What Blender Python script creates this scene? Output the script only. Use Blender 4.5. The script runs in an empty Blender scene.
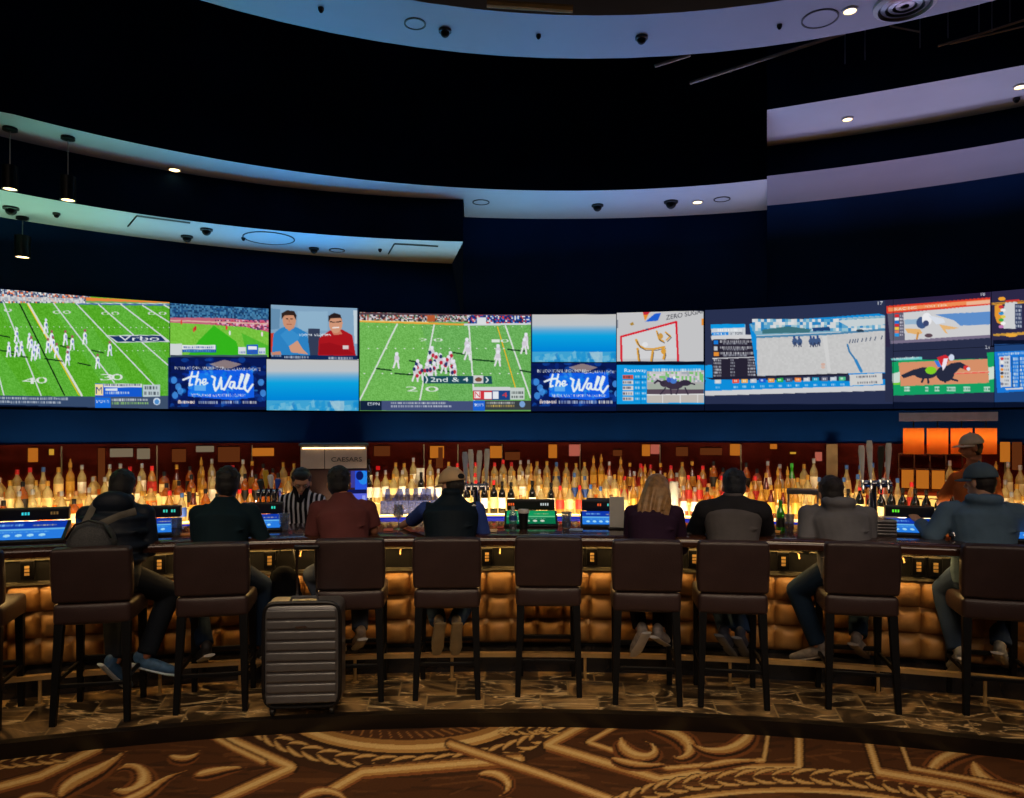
import bpy, math, random
import numpy as np
from mathutils import Vector, Matrix

# ---------------------------------------------------------------- camera, world, exposure
SC = bpy.context.scene
C = SC.collection
F, HZ, EYE = 740.0, 430.0, 1.86          # focal length in pixels, horizon row, eye height above the bar platform
cam_data = bpy.data.cameras.new('camera'); cam = bpy.data.objects.new('camera', cam_data); C.objects.link(cam)
cam.location = (0, 0, EYE); cam.rotation_euler = (math.pi/2, 0, 0)
cam_data.sensor_width = 36; cam_data.lens = 36*F/1024; cam_data.shift_y = (HZ-399)/1024
cam_data.clip_start = 0.05; cam_data.clip_end = 100
SC.camera = cam
wd = bpy.data.worlds.new('world'); SC.world = wd; wd.use_nodes = True
wd.node_tree.nodes['Background'].inputs[0].default_value = (0.10, 0.16, 0.30, 1)
wd.node_tree.nodes['Background'].inputs[1].default_value = 0.010
SC.view_settings.view_transform = 'Standard'; SC.view_settings.look = 'None'
SC.view_settings.exposure = 0.0; SC.view_settings.gamma = 1.0; SC.view_settings.use_curve_mapping = False
SC.cycles.sample_clamp_indirect = 4.0
SC.cycles.max_bounces = 8; SC.cycles.caustics_refractive = False; SC.cycles.caustics_reflective = False

def area_light(name, loc, target, size, energy, color, spread=180):
    d = bpy.data.lights.new(name, 'AREA'); d.shape = 'RECTANGLE'; d.size, d.size_y = size; d.energy = energy; d.color = color; d.spread = math.radians(spread)
    o = bpy.data.objects.new(name, d); C.objects.link(o); o.location = loc
    o.rotation_euler = (Vector(target)-Vector(loc)).to_track_quat('-Z', 'Y').to_euler()
    return o
# the casino hall's ceiling lamps behind and above the viewer
area_light('hall_light', (0, -2.5, 5.2), (0, 4.2, 0.0), (7, 2), 27, (1.0, 0.76, 0.58), 70)
area_light('hall_light', (-4.5, 1.0, 4.6), (-1.8, 4.8, 0.3), (2, 2), 6, (1.0, 0.72, 0.5), 70)
area_light('hall_light', (4.5, 1.0, 4.6), (1.8, 4.8, 0.3), (2, 2), 6, (1.0, 0.8, 0.66), 70)
area_light('carpet_light', (0, 2.4, 4.9), (0, 4.0, 0), (5, 0.6), 24, (1.0, 0.78, 0.50), 60)
# lamps added along the video wall top, imitating the light its displays throw upward
for _px, _col, _w in ((-60, (.45, .90, .60), 2.0), (60, (.38, .85, .60), 2.0), (180, (.30, .68, .92), 2.2), (300, (.02, .42, 1.0), 3.6), (420, (.32, .66, .80), 2.4), (540, (.14, .52, .95), 3.4), (660, (.32, .44, .95), 3.2), (780, (.44, .48, .80), 2.4), (900, (.60, .46, .80), 2.4), (1020, (.44, .52, .90), 2.4), (1110, (.5, .5, .85), 2)):
    _t = math.atan((_px-512)/740.0)
    area_light('added_display_spill', (7.7*math.sin(_t), 7.7*math.cos(_t), 3.16), (6.6*math.sin(_t), 6.6*math.cos(_t), 4.2), (1.1, .08), _w, _col, 150).rotation_euler.z = -_t
for _px, _col, _w in ((-40, (.26, .85, .50), 1.9), (90, (.24, .80, .60), 1.9), (230, (.06, .50, .92), 2.4), (320, (.0, .32, 1.0), 4.5), (440, (.12, .50, .80), 1.8), (560, (.02, .36, 1.0), 2.8), (680, (.20, .30, .95), 1.8), (800, (.34, .34, .80), 1.5), (920, (.50, .34, .70), 1.6), (1030, (.30, .38, .85), 1.6)):  # second added row at the wall's lower ledge, imitating the displays' own light
    _t = math.atan((_px-512)/740.0)
    area_light('added_display_spill', (7.9*math.sin(_t), 7.9*math.cos(_t), 2.055), (6.0*math.sin(_t), 6.0*math.cos(_t), 4.1), (1.0, .04), _w, _col, 75).rotation_euler.z = -_t
# warm fill lamps added out of sight behind the bar to brighten the bottles
for _px in (-20, 80, 180, 280, 400, 470, 540, 620, 700, 780, 860, 950, 1040):
    _t = math.atan((_px-512)/740.0)
    area_light('bottle_fill', (6.75*math.sin(_t), 6.75*math.cos(_t), .86), (7.7*math.sin(_t), 7.7*math.cos(_t), 1.15), (.8, .06), 5.6, (1.0, .74, .42), 75)

# ---------------------------------------------------------------- helpers
def lin(c):
    return tuple(((v/255)/12.92 if v/255 <= 0.04045 else ((v/255+0.055)/1.055)**2.4) for v in c[:3])
def W(px, py, Y):
    return Vector(((px-512)/F*Y, Y, EYE-(py-HZ)/F*Y))
def Gd(px, py, z=0.0):
    Y = F*(EYE-z)/(py-HZ); return Vector(((px-512)/F*Y, Y, z))
def barp(phi, r, z):       # the bar's curve: a circle about (0,-4.7); r is its depth straight ahead of the camera
    R = r+4.7; return Vector((R*math.sin(phi), -4.7+R*math.cos(phi), z))
def barphi(px, r):         # the bar angle seen at column px
    t = (px-512)/F; R = r+4.7
    a = 1+t*t; b = 9.4; c = 4.7**2-R*R
    Y = (-b+math.sqrt(b*b-4*a*c))/(2*a); return math.atan2(t*Y, Y+4.7)
def backp(px, r, z):       # the back bar's curve: a circle about the viewer
    th = math.atan((px-512)/F); return Vector((r*math.sin(th), r*math.cos(th), z))
def backth(px): return math.atan((px-512)/F)
def backz(px, py, r): return EYE-(py-HZ)/F*r*math.cos(backth(px))

def pm(name, col, rough=0.5, metal=0.0, var=0.12, scale=12.0, bump=0.0, bscale=60.0, coat=0.0, spec=0.5, trans=0.0, alpha=1.0):
    m = bpy.data.materials.new(name); m.use_nodes = True; nt = m.node_tree; b = nt.nodes['Principled BSDF']
    c = lin(col)
    tc = nt.nodes.new('ShaderNodeTexCoord')
    n = nt.nodes.new('ShaderNodeTexNoise'); n.inputs['Scale'].default_value = scale; n.inputs['Detail'].default_value = 4
    nt.links.new(tc.outputs['Object'], n.inputs['Vector'])
    r = nt.nodes.new('ShaderNodeValToRGB'); r.color_ramp.elements[0].position = 0.3; r.color_ramp.elements[1].position = 0.7
    r.color_ramp.elements[0].color = tuple(v*(1-var) for v in c)+(1,); r.color_ramp.elements[1].color = tuple(min(1, v*(1+var)) for v in c)+(1,)
    nt.links.new(n.outputs['Fac'], r.inputs['Fac']); nt.links.new(r.outputs['Color'], b.inputs['Base Color'])
    b.inputs['Roughness'].default_value = rough; b.inputs['Metallic'].default_value = metal
    b.inputs['Coat Weight'].default_value = coat; b.inputs['Specular IOR Level'].default_value = spec
    b.inputs['Transmission Weight'].default_value = trans; b.inputs['Alpha'].default_value = alpha
    if bump:
        n2 = nt.nodes.new('ShaderNodeTexNoise'); n2.inputs['Scale'].default_value = bscale; n2.inputs['Detail'].default_value = 5
        nt.links.new(tc.outputs['Object'], n2.inputs['Vector'])
        bp = nt.nodes.new('ShaderNodeBump'); bp.inputs['Strength'].default_value = bump; bp.inputs['Distance'].default_value = 0.01
        nt.links.new(n2.outputs['Fac'], bp.inputs['Height']); nt.links.new(bp.outputs['Normal'], b.inputs['Normal'])
    return m
def em(name, col, strength):
    m = bpy.data.materials.new(name); m.use_nodes = True; nt = m.node_tree; nt.nodes.clear()
    o = nt.nodes.new('ShaderNodeOutputMaterial'); e = nt.nodes.new('ShaderNodeEmission')
    e.inputs['Color'].default_value = lin(col)+(1,); e.inputs['Strength'].default_value = strength
    nt.links.new(e.outputs[0], o.inputs[0]); return m
def attr_em(name, strength):           # a lit display: its picture is stored per vertex
    m = bpy.data.materials.new(name); m.use_nodes = True; nt = m.node_tree; nt.nodes.clear()
    o = nt.nodes.new('ShaderNodeOutputMaterial'); e = nt.nodes.new('ShaderNodeEmission'); a = nt.nodes.new('ShaderNodeAttribute')
    a.attribute_name = 'picture'; nt.links.new(a.outputs['Color'], e.inputs['Color']); e.inputs['Strength'].default_value = strength
    nt.links.new(e.outputs[0], o.inputs[0]); return m
def attr_pm(name, rough, bump=0.0, bscale=300):
    m = bpy.data.materials.new(name); m.use_nodes = True; nt = m.node_tree; b = nt.nodes['Principled BSDF']
    a = nt.nodes.new('ShaderNodeAttribute'); a.attribute_name = 'picture'
    tc = nt.nodes.new('ShaderNodeTexCoord'); n = nt.nodes.new('ShaderNodeTexNoise'); n.inputs['Scale'].default_value = 90; n.inputs['Detail'].default_value = 3
    nt.links.new(tc.outputs['Object'], n.inputs['Vector'])
    mx = nt.nodes.new('ShaderNodeMixRGB'); mx.blend_type = 'MULTIPLY'; mx.inputs[0].default_value = 0.6
    nt.links.new(a.outputs['Color'], mx.inputs[1]); nt.links.new(n.outputs['Color'], mx.inputs[2])
    mr = nt.nodes.new('ShaderNodeMapRange'); mr.inputs[3].default_value = 0.45; mr.inputs[4].default_value = 1.3
    nt.links.new(n.outputs['Fac'], mr.inputs[0]); nt.links.new(mr.outputs[0], mx.inputs[2])
    nt.links.new(mx.outputs[0], b.inputs['Base Color']); b.inputs['Roughness'].default_value = rough; b.inputs['Specular IOR Level'].default_value = 0.1
    return m
def glassy(name, col, transl=0.7, gloss=0.25, rough=0.12):    # bottle glass full of liquid: light from the lit shelf passes through it
    m = bpy.data.materials.new(name); m.use_nodes = True; nt = m.node_tree; nt.nodes.clear()
    o = nt.nodes.new('ShaderNodeOutputMaterial'); c = lin(col)
    t = nt.nodes.new('ShaderNodeBsdfTranslucent'); d = nt.nodes.new('ShaderNodeBsdfDiffuse'); g = nt.nodes.new('ShaderNodeBsdfGlossy'); tr = nt.nodes.new('ShaderNodeBsdfTransparent')
    tc = nt.nodes.new('ShaderNodeTexCoord'); n = nt.nodes.new('ShaderNodeTexNoise'); n.inputs['Scale'].default_value = 25
    nt.links.new(tc.outputs['Object'], n.inputs['Vector'])
    r = nt.nodes.new('ShaderNodeValToRGB'); r.color_ramp.elements[0].position = 0.35; r.color_ramp.elements[1].position = 0.65
    r.color_ramp.elements[0].color = tuple(v*0.7 for v in c)+(1,); r.color_ramp.elements[1].color = tuple(min(1, v*1.2) for v in c)+(1,)
    nt.links.new(n.outputs['Fac'], r.inputs['Fac'])
    nt.links.new(r.outputs[0], t.inputs[0]); nt.links.new(r.outputs[0], d.inputs[0]); tr.inputs[0].default_value = tuple(0.3+0.7*v for v in c)+(1,)
    g.inputs['Roughness'].default_value = rough
    m1 = nt.nodes.new('ShaderNodeMixShader'); m1.inputs[0].default_value = 0.35; nt.links.new(t.outputs[0], m1.inputs[1]); nt.links.new(d.outputs[0], m1.inputs[2])
    m2 = nt.nodes.new('ShaderNodeMixShader'); m2.inputs[0].default_value = 1-transl; nt.links.new(tr.outputs[0], m2.inputs[2]); nt.links.new(m1.outputs[0], m2.inputs[1])
    m3 = nt.nodes.new('ShaderNodeMixShader'); m3.inputs[0].default_value = gloss; nt.links.new(m2.outputs[0], m3.inputs[1]); nt.links.new(g.outputs[0], m3.inputs[2])
    nt.links.new(m3.outputs[0], o.inputs[0]); return m

class MB:
    def __init__(s): s.v = []; s.f = []; s.m = []
    def add(s, vs, fs, m=0):
        k = len(s.v); s.v += [Vector(p) for p in vs]; s.f += [tuple(i+k for i in f) for f in fs]; s.m += [m]*len(fs); return s
    def box(s, c, size, rot=None, m=0, taper=1.0):
        R = rot or Matrix.Identity(3); x, y, z = (q/2 for q in size); vs = []
        for dz in (-z, z):
            k = 1.0 if dz > 0 else taper
            for dx, dy in ((-x, -y), (x, -y), (x, y), (-x, y)): vs.append(Vector(c)+R @ Vector((dx*k, dy*k, dz)))
        return s.add(vs, [(3, 2, 1, 0), (4, 5, 6, 7), (0, 1, 5, 4), (1, 2, 6, 5), (2, 3, 7, 6), (3, 0, 4, 7)], m)
    def rbox(s, c, size, r, rot=None, m=0, k=3, puff=0.0):      # box with rounded edges
        R = rot or Matrix.Identity(3); h = [q/2 for q in size]; N = 2*k+2; g = []
        def co(i, hh):
            if i <= k: return -hh+r*(i/k)
            return hh-r*((N-1-i)/k)
        vs = []; fs = []; idx = {}
        def pt(u):
            q = [max(-h[i]+r, min(h[i]-r, u[i])) for i in range(3)]; d = Vector([u[i]-q[i] for i in range(3)])
            if d.length > 1e-9: d = d.normalized()*r
            p = Vector(q)+d
            if puff:
                e = [1-min(1, abs(p[i])/h[i])**2 for i in range(3)]
                p = Vector([p[i]*(1+puff*e[(i+1) % 3]*e[(i+2) % 3]) for i in range(3)])
            return Vector(c)+R @ p
        cs = [[co(i, hh) for i in range(N)] for hh in h]
        M = 4
        cs = [a[:k+1]+[a[k]+(a[k+1]-a[k])*j/M for j in range(1, M)]+a[k+1:] for a in cs]; N = len(cs[0])
        for ax in range(3):
            a, b = (ax+1) % 3, (ax+2) % 3
            for sg in (0, N-1):
                for i in range(N-1):
                    for j in range(N-1):
                        q = []
                        for ii, jj in ((i, j), (i+1, j), (i+1, j+1), (i, j+1)):
                            key = [0, 0, 0]; key[ax] = sg; key[a] = ii; key[b] = jj; key = tuple(key)
                            if key not in idx: idx[key] = len(vs); vs.append(pt([cs[t][key[t]] for t in range(3)]))
                            q.append(idx[key])
                        fs.append(tuple(q) if sg else tuple(q[::-1]))
        return s.add(vs, fs, m)
    def tube(s, pts, rad, n=10, m=0, cap=True, ref=None):
        pts = [Vector(p) for p in pts]
        if not isinstance(rad, (list, tuple)): rad = [rad]*len(pts)
        vs = []; fs = []; up = None
        for i, p in enumerate(pts):
            t = (pts[min(i+1, len(pts)-1)]-pts[max(i-1, 0)]); t = t.normalized() if t.length > 1e-9 else Vector((0, 0, 1))
            if ref is not None: a = (Vector(ref)-t*t.dot(Vector(ref))).normalized()
            elif up is None: a = t.orthogonal().normalized()
            else: a = (up-t*t.dot(up)).normalized()
            up = a; b = t.cross(a); r = rad[i]; ra, rb = r if isinstance(r, (tuple, list)) else (r, r)
            for k in range(n):
                w = 2*math.pi*k/n; vs.append(p+a*(ra*math.cos(w))+b*(rb*math.sin(w)))
        for i in range(len(pts)-1):
            for k in range(n): fs.append((i*n+k, i*n+(k+1) % n, (i+1)*n+(k+1) % n, (i+1)*n+k))
        if cap: fs.append(tuple(range(n))[::-1]); fs.append(tuple((len(pts)-1)*n+k for k in range(n)))
        return s.add(vs, fs, m)
    def lathe(s, prof, c=(0, 0, 0), n=12, m=0, rot=None):
        R = rot or Matrix.Identity(3); vs = []; fs = []
        if len(prof) == 2 and abs(prof[0][1]-prof[1][1]) < 1e-6: prof = [prof[1]]
        for r, z in prof:
            for k in range(n):
                w = 2*math.pi*k/n; vs.append(Vector(c)+R @ Vector((r*math.cos(w), r*math.sin(w), z)))
        for i in range(len(prof)-1):
            for k in range(n): fs.append((i*n+k, i*n+(k+1) % n, (i+1)*n+(k+1) % n, (i+1)*n+k))
        if prof[0][0] > 1e-5: fs.append(tuple(range(n))[::-1])
        if prof[-1][0] > 1e-5 and len(prof) > 1: fs.append(tuple((len(prof)-1)*n+k for k in range(n)))
        return s.add(vs, fs, m)
    def ell(s, c, r, rot=None, n=16, m=0):
        if not isinstance(r, (list, tuple)): r = (r, r, r)
        R = rot or Matrix.Identity(3); vs = []; fs = []; K = max(6, n//2)
        for i in range(1, K):
            a = math.pi*i/K
            for k in range(n):
                w = 2*math.pi*k/n; vs.append(Vector(c)+R @ Vector((r[0]*math.sin(a)*math.cos(w), r[1]*math.sin(a)*math.sin(w), -r[2]*math.cos(a))))
        vs.append(Vector(c)+R @ Vector((0, 0, -r[2]))); vs.append(Vector(c)+R @ Vector((0, 0, r[2]))); b, t = len(vs)-2, len(vs)-1
        for i in range(K-2):
            for k in range(n): fs.append((i*n+k, i*n+(k+1) % n, (i+1)*n+(k+1) % n, (i+1)*n+k))
        for k in range(n): fs.append((b, (k+1) % n, k)); fs.append((t, (K-2)*n+k, (K-2)*n+(k+1) % n))
        return s.add(vs, fs, m)
    def sweep(s, fn, prof, angs, m=0, closed=True, caps=True):     # fn(angle, r, z); prof of (r, z), clockwise seen from +angle
        vs = [fn(a, r, z) for a in angs for r, z in prof]; n = len(prof); fs = []
        for i in range(len(angs)-1):
            for k in range(n if closed else n-1): fs.append((i*n+k, (i+1)*n+k, (i+1)*n+(k+1) % n, i*n+(k+1) % n))
        if closed and caps: fs.append(tuple(range(n))); fs.append(tuple((len(angs)-1)*n+k for k in range(n))[::-1])
        return s.add(vs, fs, m)
    def build(s, name, mats, parent=None, loc=None, sharp=40, smooth=True, remesh=0, sm=0, bevel=0):
        if not isinstance(mats, (list, tuple)): mats = [mats]
        me = bpy.data.meshes.new(name); L = Vector(loc) if loc is not None else (Vector(parent['_o']) if parent is not None and '_o' in parent else Vector((0, 0, 0)))
        me.from_pydata([tuple(v-L) for v in s.v], [], s.f)
        for mt in mats: me.materials.append(mt)
        me.polygons.foreach_set('material_index', s.m)
        import bmesh
        bm = bmesh.new(); bm.from_mesh(me); bmesh.ops.recalc_face_normals(bm, faces=bm.faces); bm.to_mesh(me); bm.free()
        if smooth: me.polygons.foreach_set('use_smooth', [True]*len(me.polygons)); me.set_sharp_from_angle(angle=math.radians(sharp))
        o = bpy.data.objects.new(name, me); C.objects.link(o)
        if parent is not None:
            o.parent = parent
            if loc is not None and '_o' in parent: o.location = L-Vector(parent['_o'])
            o['_o'] = list(L)
        else: o.location = L; o['_o'] = list(L)
        if bevel:
            b = o.modifiers.new('bevel', 'BEVEL'); b.width = bevel; b.segments = 2; b.limit_method = 'ANGLE'
        if remesh:
            r = o.modifiers.new('fuse', 'REMESH'); r.mode = 'VOXEL'; r.voxel_size = remesh; r.use_smooth_shade = True
            if sm: q = o.modifiers.new('smooth', 'SMOOTH'); q.iterations = sm; q.factor = 0.5
        return o
def tag(o, label=None, cat=None, group=None, kind=None):
    if label: o['label'] = label
    if cat: o['category'] = cat
    if group: o['group'] = group
    if kind: o['kind'] = kind
    return o
def thing(name, loc, label, cat, group=None):
    o = bpy.data.objects.new(name, None); C.objects.link(o); o.location = loc; o['_o'] = list(loc); o.empty_display_size = 0.1
    return tag(o, label, cat, group)
def copy_tree(o, parent=None):
    c = o.copy(); C.objects.link(c)
    if parent is not None: c.parent = parent
    for ch in list(o.children): copy_tree(ch, c)
    return c
def rotz(a): return Matrix.Rotation(a, 3, 'Z')
def lr(a, b, n): return [a+(b-a)*i/n for i in range(n+1)]
_tc = {}
def text_tris(s):                      # outlines of a word as triangles, letters about 1 high
    if s in _tc: return _tc[s]
    cu = bpy.data.curves.new('t', 'FONT'); cu.body = s; cu.size = 1.0; ob = bpy.data.objects.new('t', cu); C.objects.link(ob)
    bpy.context.view_layer.update()
    ev = ob.evaluated_get(bpy.context.evaluated_depsgraph_get()); me = ev.to_mesh(); me.calc_loop_triangles()
    P = [(v.co.x, v.co.y) for v in me.vertices]; T = [tuple(P[i] for i in t.vertices) for t in me.loop_triangles]; ev.to_mesh_clear()
    bpy.data.objects.remove(ob); bpy.data.curves.remove(cu)
    xs = [p[0] for t in T for p in t]; w = (min(xs), max(xs)) if xs else (0, 1)
    _tc[s] = (T, w); return _tc[s]
def text_mesh(mb, s, origin, ex, ez, en, h, width, depth=0.004, m=0):      # raised letters
    T, (x0, x1) = text_tris(s); sx = width/(x1-x0)
    for t in T:
        a = [Vector(origin)+ex*((p[0]-x0)*sx)+ez*(p[1]*h/0.7)+en*depth for p in t]; b = [p-en*depth for p in a]
        mb.add(a+b, [(0, 1, 2), (5, 4, 3), (0, 3, 4, 1), (1, 4, 5, 2), (2, 5, 3, 0)], m)

class Canvas:
    def __init__(s, x0, y0, x1, y1, S, base):
        s.x0, s.y0, s.S = x0, y0, S; s.w = int((x1-x0)*S); s.h = int((y1-y0)*S)
        s.a = np.zeros((s.h, s.w, 3)); s.a[:] = base
        s.clip = None
    def _box(s, xa, ya, xb, yb):
        X0, X1, Y0, Y1 = s.x0, s.x0+s.w/s.S, s.y0, s.y0+s.h/s.S
        if s.clip: X0, Y0, X1, Y1 = max(X0, s.clip[0]), max(Y0, s.clip[1]), min(X1, s.clip[2]), min(Y1, s.clip[3])
        i0 = int(math.floor((max(xa, X0)-s.x0)*s.S)); i1 = int(math.ceil((min(xb, X1)-s.x0)*s.S)); j0 = int(math.floor((max(ya, Y0)-s.y0)*s.S)); j1 = int(math.ceil((min(yb, Y1)-s.y0)*s.S))
        i0, j0 = max(0, i0), max(0, j0); i1, j1 = min(s.w, i1), min(s.h, j1)
        if i1 <= i0 or j1 <= j0: return None
        xs = s.x0+(np.arange(i0, i1)+.5)/s.S; ys = s.y0+(np.arange(j0, j1)+.5)/s.S
        X, Y = np.meshgrid(xs, ys); return (slice(j0, j1), slice(i0, i1)), X, Y
    def poly(s, pts, col, a=1.0):
        pts = [(float(p[0]), float(p[1])) for p in pts]; xs = [p[0] for p in pts]; ys = [p[1] for p in pts]; r = s._box(min(xs)-1, min(ys)-1, max(xs)+1, max(ys)+1)
        if not r: return
        sl, X, Y = r; ins = np.zeros(X.shape, bool)
        for i in range(len(pts)):
            (xa, ya), (xb, yb) = pts[i], pts[i-1]
            if ya == yb: continue
            c = ((ya > Y) != (yb > Y)) & (X < (xb-xa)*(Y-ya)/(yb-ya)+xa); ins ^= c
        s._put(sl, ins, col, a, X, Y)
    def _put(s, sl, ins, col, a, X, Y):
        v = s.a[sl]; c = col(X, Y)[ins] if callable(col) else np.array(col, float)
        v[ins] = v[ins]*(1-a)+c*a
    def rect(s, xa, ya, xb, yb, col, a=1.0): s.poly([(xa, ya), (xb, ya), (xb, yb), (xa, yb)], col, a)
    def ell(s, cx, cy, rx, ry, col, a=1.0, ang=0, ri=0.0):
        R = max(rx, ry); r = s._box(cx-R-1, cy-R-1, cx+R+1, cy+R+1)
        if not r: return
        sl, X, Y = r; c, n = math.cos(ang), math.sin(ang); u = ((X-cx)*c+(Y-cy)*n)/rx; v = (-(X-cx)*n+(Y-cy)*c)/ry; d = u*u+v*v
        s._put(sl, (d <= 1) & (d >= ri*ri), col, a, X, Y)
    def line(s, pts, w, col, a=1.0):
        for (xa, ya), (xb, yb) in zip(pts[:-1], pts[1:]):
            r = s._box(min(xa, xb)-w, min(ya, yb)-w, max(xa, xb)+w, max(ya, yb)+w)
            if not r: continue
            sl, X, Y = r; dx, dy = xb-xa, yb-ya; L = dx*dx+dy*dy+1e-9
            t = np.clip(((X-xa)*dx+(Y-ya)*dy)/L, 0, 1); d = (X-xa-t*dx)**2+(Y-ya-t*dy)**2
            s._put(sl, d <= (w/2)**2, col, a, X, Y)
    def text(s, t, x, y, w, h, col, a=1.0, shear=0.0):     # x,y is the baseline's left end
        T, (x0, x1) = text_tris(t); k = w/(x1-x0)
        for tr in T: s.poly([(x+(p[0]-x0)*k, y-p[1]*h/0.7+(p[0]-x0)*k*shear) for p in tr], col, a)
    def scrib(s, x, y, w, h, col, rng, a=0.85, shear=0.0):       # a line of lettering too small to read
        u = x
        while u < x+w:
            q = rng.uniform(.5, 1.3)*h*0.6
            s.poly([(u, y+(u-x)*shear), (min(x+w, u+q), y+(u-x)*shear), (min(x+w, u+q), y+h+(u-x)*shear), (u, y+h+(u-x)*shear)], col, a*rng.uniform(.5, 1)); u += q*rng.uniform(1.25, 1.7)
    def noise(s, xa, ya, xb, yb, amt, cell, seed):
        r = s._box(xa, ya, xb, yb)
        if not r: return
        sl, X, Y = r; rg = np.random.RandomState(seed); n = rg.rand(300, 1200)
        i = ((Y-ya)/cell).astype(int) % 300; j = ((X-xa)/cell).astype(int) % 1200; s.a[sl] = np.clip(s.a[sl]+(n[i, j][..., None]-.5)*amt, 0, 255)
    def crowd(s, xa, ya, xb, yb, cols, cell, seed):
        r = s._box(xa, ya, xb, yb)
        if not r: return
        sl, X, Y = r; rg = np.random.RandomState(seed); n = rg.randint(0, len(cols), (300, 1200)); i = ((Y-ya)/cell).astype(int) % 300; j = ((X-xa)/cell).astype(int) % 1200
        s.a[sl] = np.array(cols, float)[n[i, j]]
    def sample(s, px, py):
        u = np.clip((px-s.x0)*s.S-.5, 0, s.w-1.001); v = np.clip((py-s.y0)*s.S-.5, 0, s.h-1.001); i = u.astype(int); j = v.astype(int); fu = (u-i)[..., None]; fv = (v-j)[..., None]
        A = s.a; c = (A[j, i]*(1-fu)+A[j, i+1]*fu)*(1-fv)+(A[j+1, i]*(1-fu)+A[j+1, i+1]*fu)*fv; c = c/255
        return np.where(c <= .04045, c/12.92, ((c+.055)/1.055)**2.4)
def grid_picture(name, P, col, mat, loc, parent=None):      # P: rows x cols x 3 points, col the colour at each
    h, w = P.shape[:2]; me = bpy.data.meshes.new(name); idx = np.arange(h*w).reshape(h, w)
    q = np.stack([idx[:-1, :-1], idx[1:, :-1], idx[1:, 1:], idx[:-1, 1:]], -1).reshape(-1, 4)
    me.vertices.add(h*w); me.vertices.foreach_set('co', (P-np.array(loc)).reshape(-1)); me.loops.add(q.size); me.loops.foreach_set('vertex_index', q.reshape(-1).astype(np.int32))
    me.polygons.add(len(q)); me.polygons.foreach_set('loop_start', np.arange(0, q.size, 4, dtype=np.int32)); me.update(); me.validate()
    at = me.color_attributes.new('picture', 'FLOAT_COLOR', 'POINT'); at.data.foreach_set('color', np.concatenate([col, np.ones((h, w, 1))], -1).reshape(-1).astype(np.float32))
    me.materials.append(mat); o = bpy.data.objects.new(name, me); C.objects.link(o); o.location = loc; o['_o'] = list(loc)
    if parent is not None: o.parent = parent; o.location = Vector(loc)-Vector(parent['_o'])
    return o
# ---------------------------------------------------------------- the video wall: what each display shows, drawn at the display's own place
RS = 8.1                                                # radius of the video wall about the viewer
def z1(zx, zy): return (zx/5.12, 280+zy/5.12)
def z2(zx, zy): return (160+zx/4.655, 290+zy/4.655)
def z3(zx, zy): return (350+zx/4.876, 300+zy/4.875)
def z4(zx, zy): return (520+zx/5.12, 300+zy/5.12)
def z5(zx, zy): return (700+zx/5.12, 295+zy/5.12)
def z6(zx, zy): return (870+zx/6.65, 285+zy/6.65)
rng = random.Random(5)
cv = Canvas(-80, 262, 1110, 425, 3, (10, 18, 40))
# --- left: college football broadcast
cv.clip = (-80, 280, 169.5, 412)
cv.rect(-80, 280, 170, 412, (84, 168, 38))
for i in range(-4, 9):
    a, b = -560+i*140, -420+i*140
    if i % 2: cv.poly([z1(a+100, 100), z1(b+100, 100), z1(b+430, 600), z1(a+430, 600)], (96, 178, 66), .6)
cv.noise(-80, 300, 170, 400, 26, 1.0, 3)
cv.crowd(-80, 285, 90, 303, [(200, 205, 210), (40, 60, 110), (230, 230, 225), (120, 130, 150), (235, 120, 70), (60, 70, 90)], 1.5, 4)
cv.poly([z1(-400, 95), z1(430, 118), z1(430, 95), z1(-400, 70)], (205, 205, 205), .75)
cv.poly([z1(440, 88), z1(870, 112), z1(870, 135), z1(440, 112)], (228, 130, 60)); cv.poly([z1(440, 106), z1(870, 118), z1(870, 135), z1(440, 116)], (110, 165, 90))
cv.line([z1(390, 122), z1(880, 128)], 1.6, (70, 105, 160)); cv.line([z1(390, 118), z1(880, 122)], .5, (220, 225, 230))
LN = [((15, 110), (210, 590)), ((275, 120), (585, 525)), ((390, 120), (790, 540)), ((505, 125), (865, 440)), ((620, 125), (880, 325)), ((730, 130), (880, 225)), ((-110, 100), (20, 590)), ((-240, 95), (-160, 590)), ((840, 128), (880, 150))]
for a, b in LN: cv.line([z1(*a), z1(*b)], 1.3, (205, 212, 214))
cv.line([z1(100, 120), z1(330, 590)], 1.3, (10, 30, 15)); cv.line([z1(145, 120), z1(418, 590)], 2.2, (214, 216, 205)); cv.line([z1(138, 120), z1(405, 590)], .9, (236, 196, 20))
for k in range(60):
    x = 390+k*28 if k < 18 else None
    if x: cv.ell(*z1(x, 243), .55, .4, (215, 220, 215)); cv.ell(*z1(x-20, 362), .6, .45, (215, 220, 215))
for x in range(-200, 380, 28): cv.ell(*z1(x, 240), .5, .4, (210, 216, 210))
cv.poly([z1(550, 283), z1(828, 281), z1(862, 317), z1(596, 321)], (205, 210, 215)); cv.poly([z1(560, 287), z1(822, 285), z1(850, 313), z1(602, 316)], (28, 50, 100))
cv.text('Vrbo', *z1(610, 310), 40, 4.6, (225, 228, 232))
for t, x, y, w in (('4', 112, 530, 14), ('0', 185, 528, 11), ('3', 512, 512, 13), ('0', 572, 512, 11)): cv.text(t, *z1(x, y), w, 6.0, (220, 225, 222))
for x, y in ((270, 172), (322, 172), (518, 178), (570, 178), (757, 178), (812, 178), (20, 162)): cv.text('0', *z1(x, y), 8, 3.0, (205, 214, 205))
for x, y, w in ((-20, 285, 70), (230, 408, 90), (400, 430, 62), (470, 365, 60), (0, 365, 90), (60, 388, 80), (310, 342, 50), (340, 300, 40)): cv.line([z1(x, y-5), z1(x+w, y+8)], 1.3, (12, 38, 20), .85)
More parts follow.
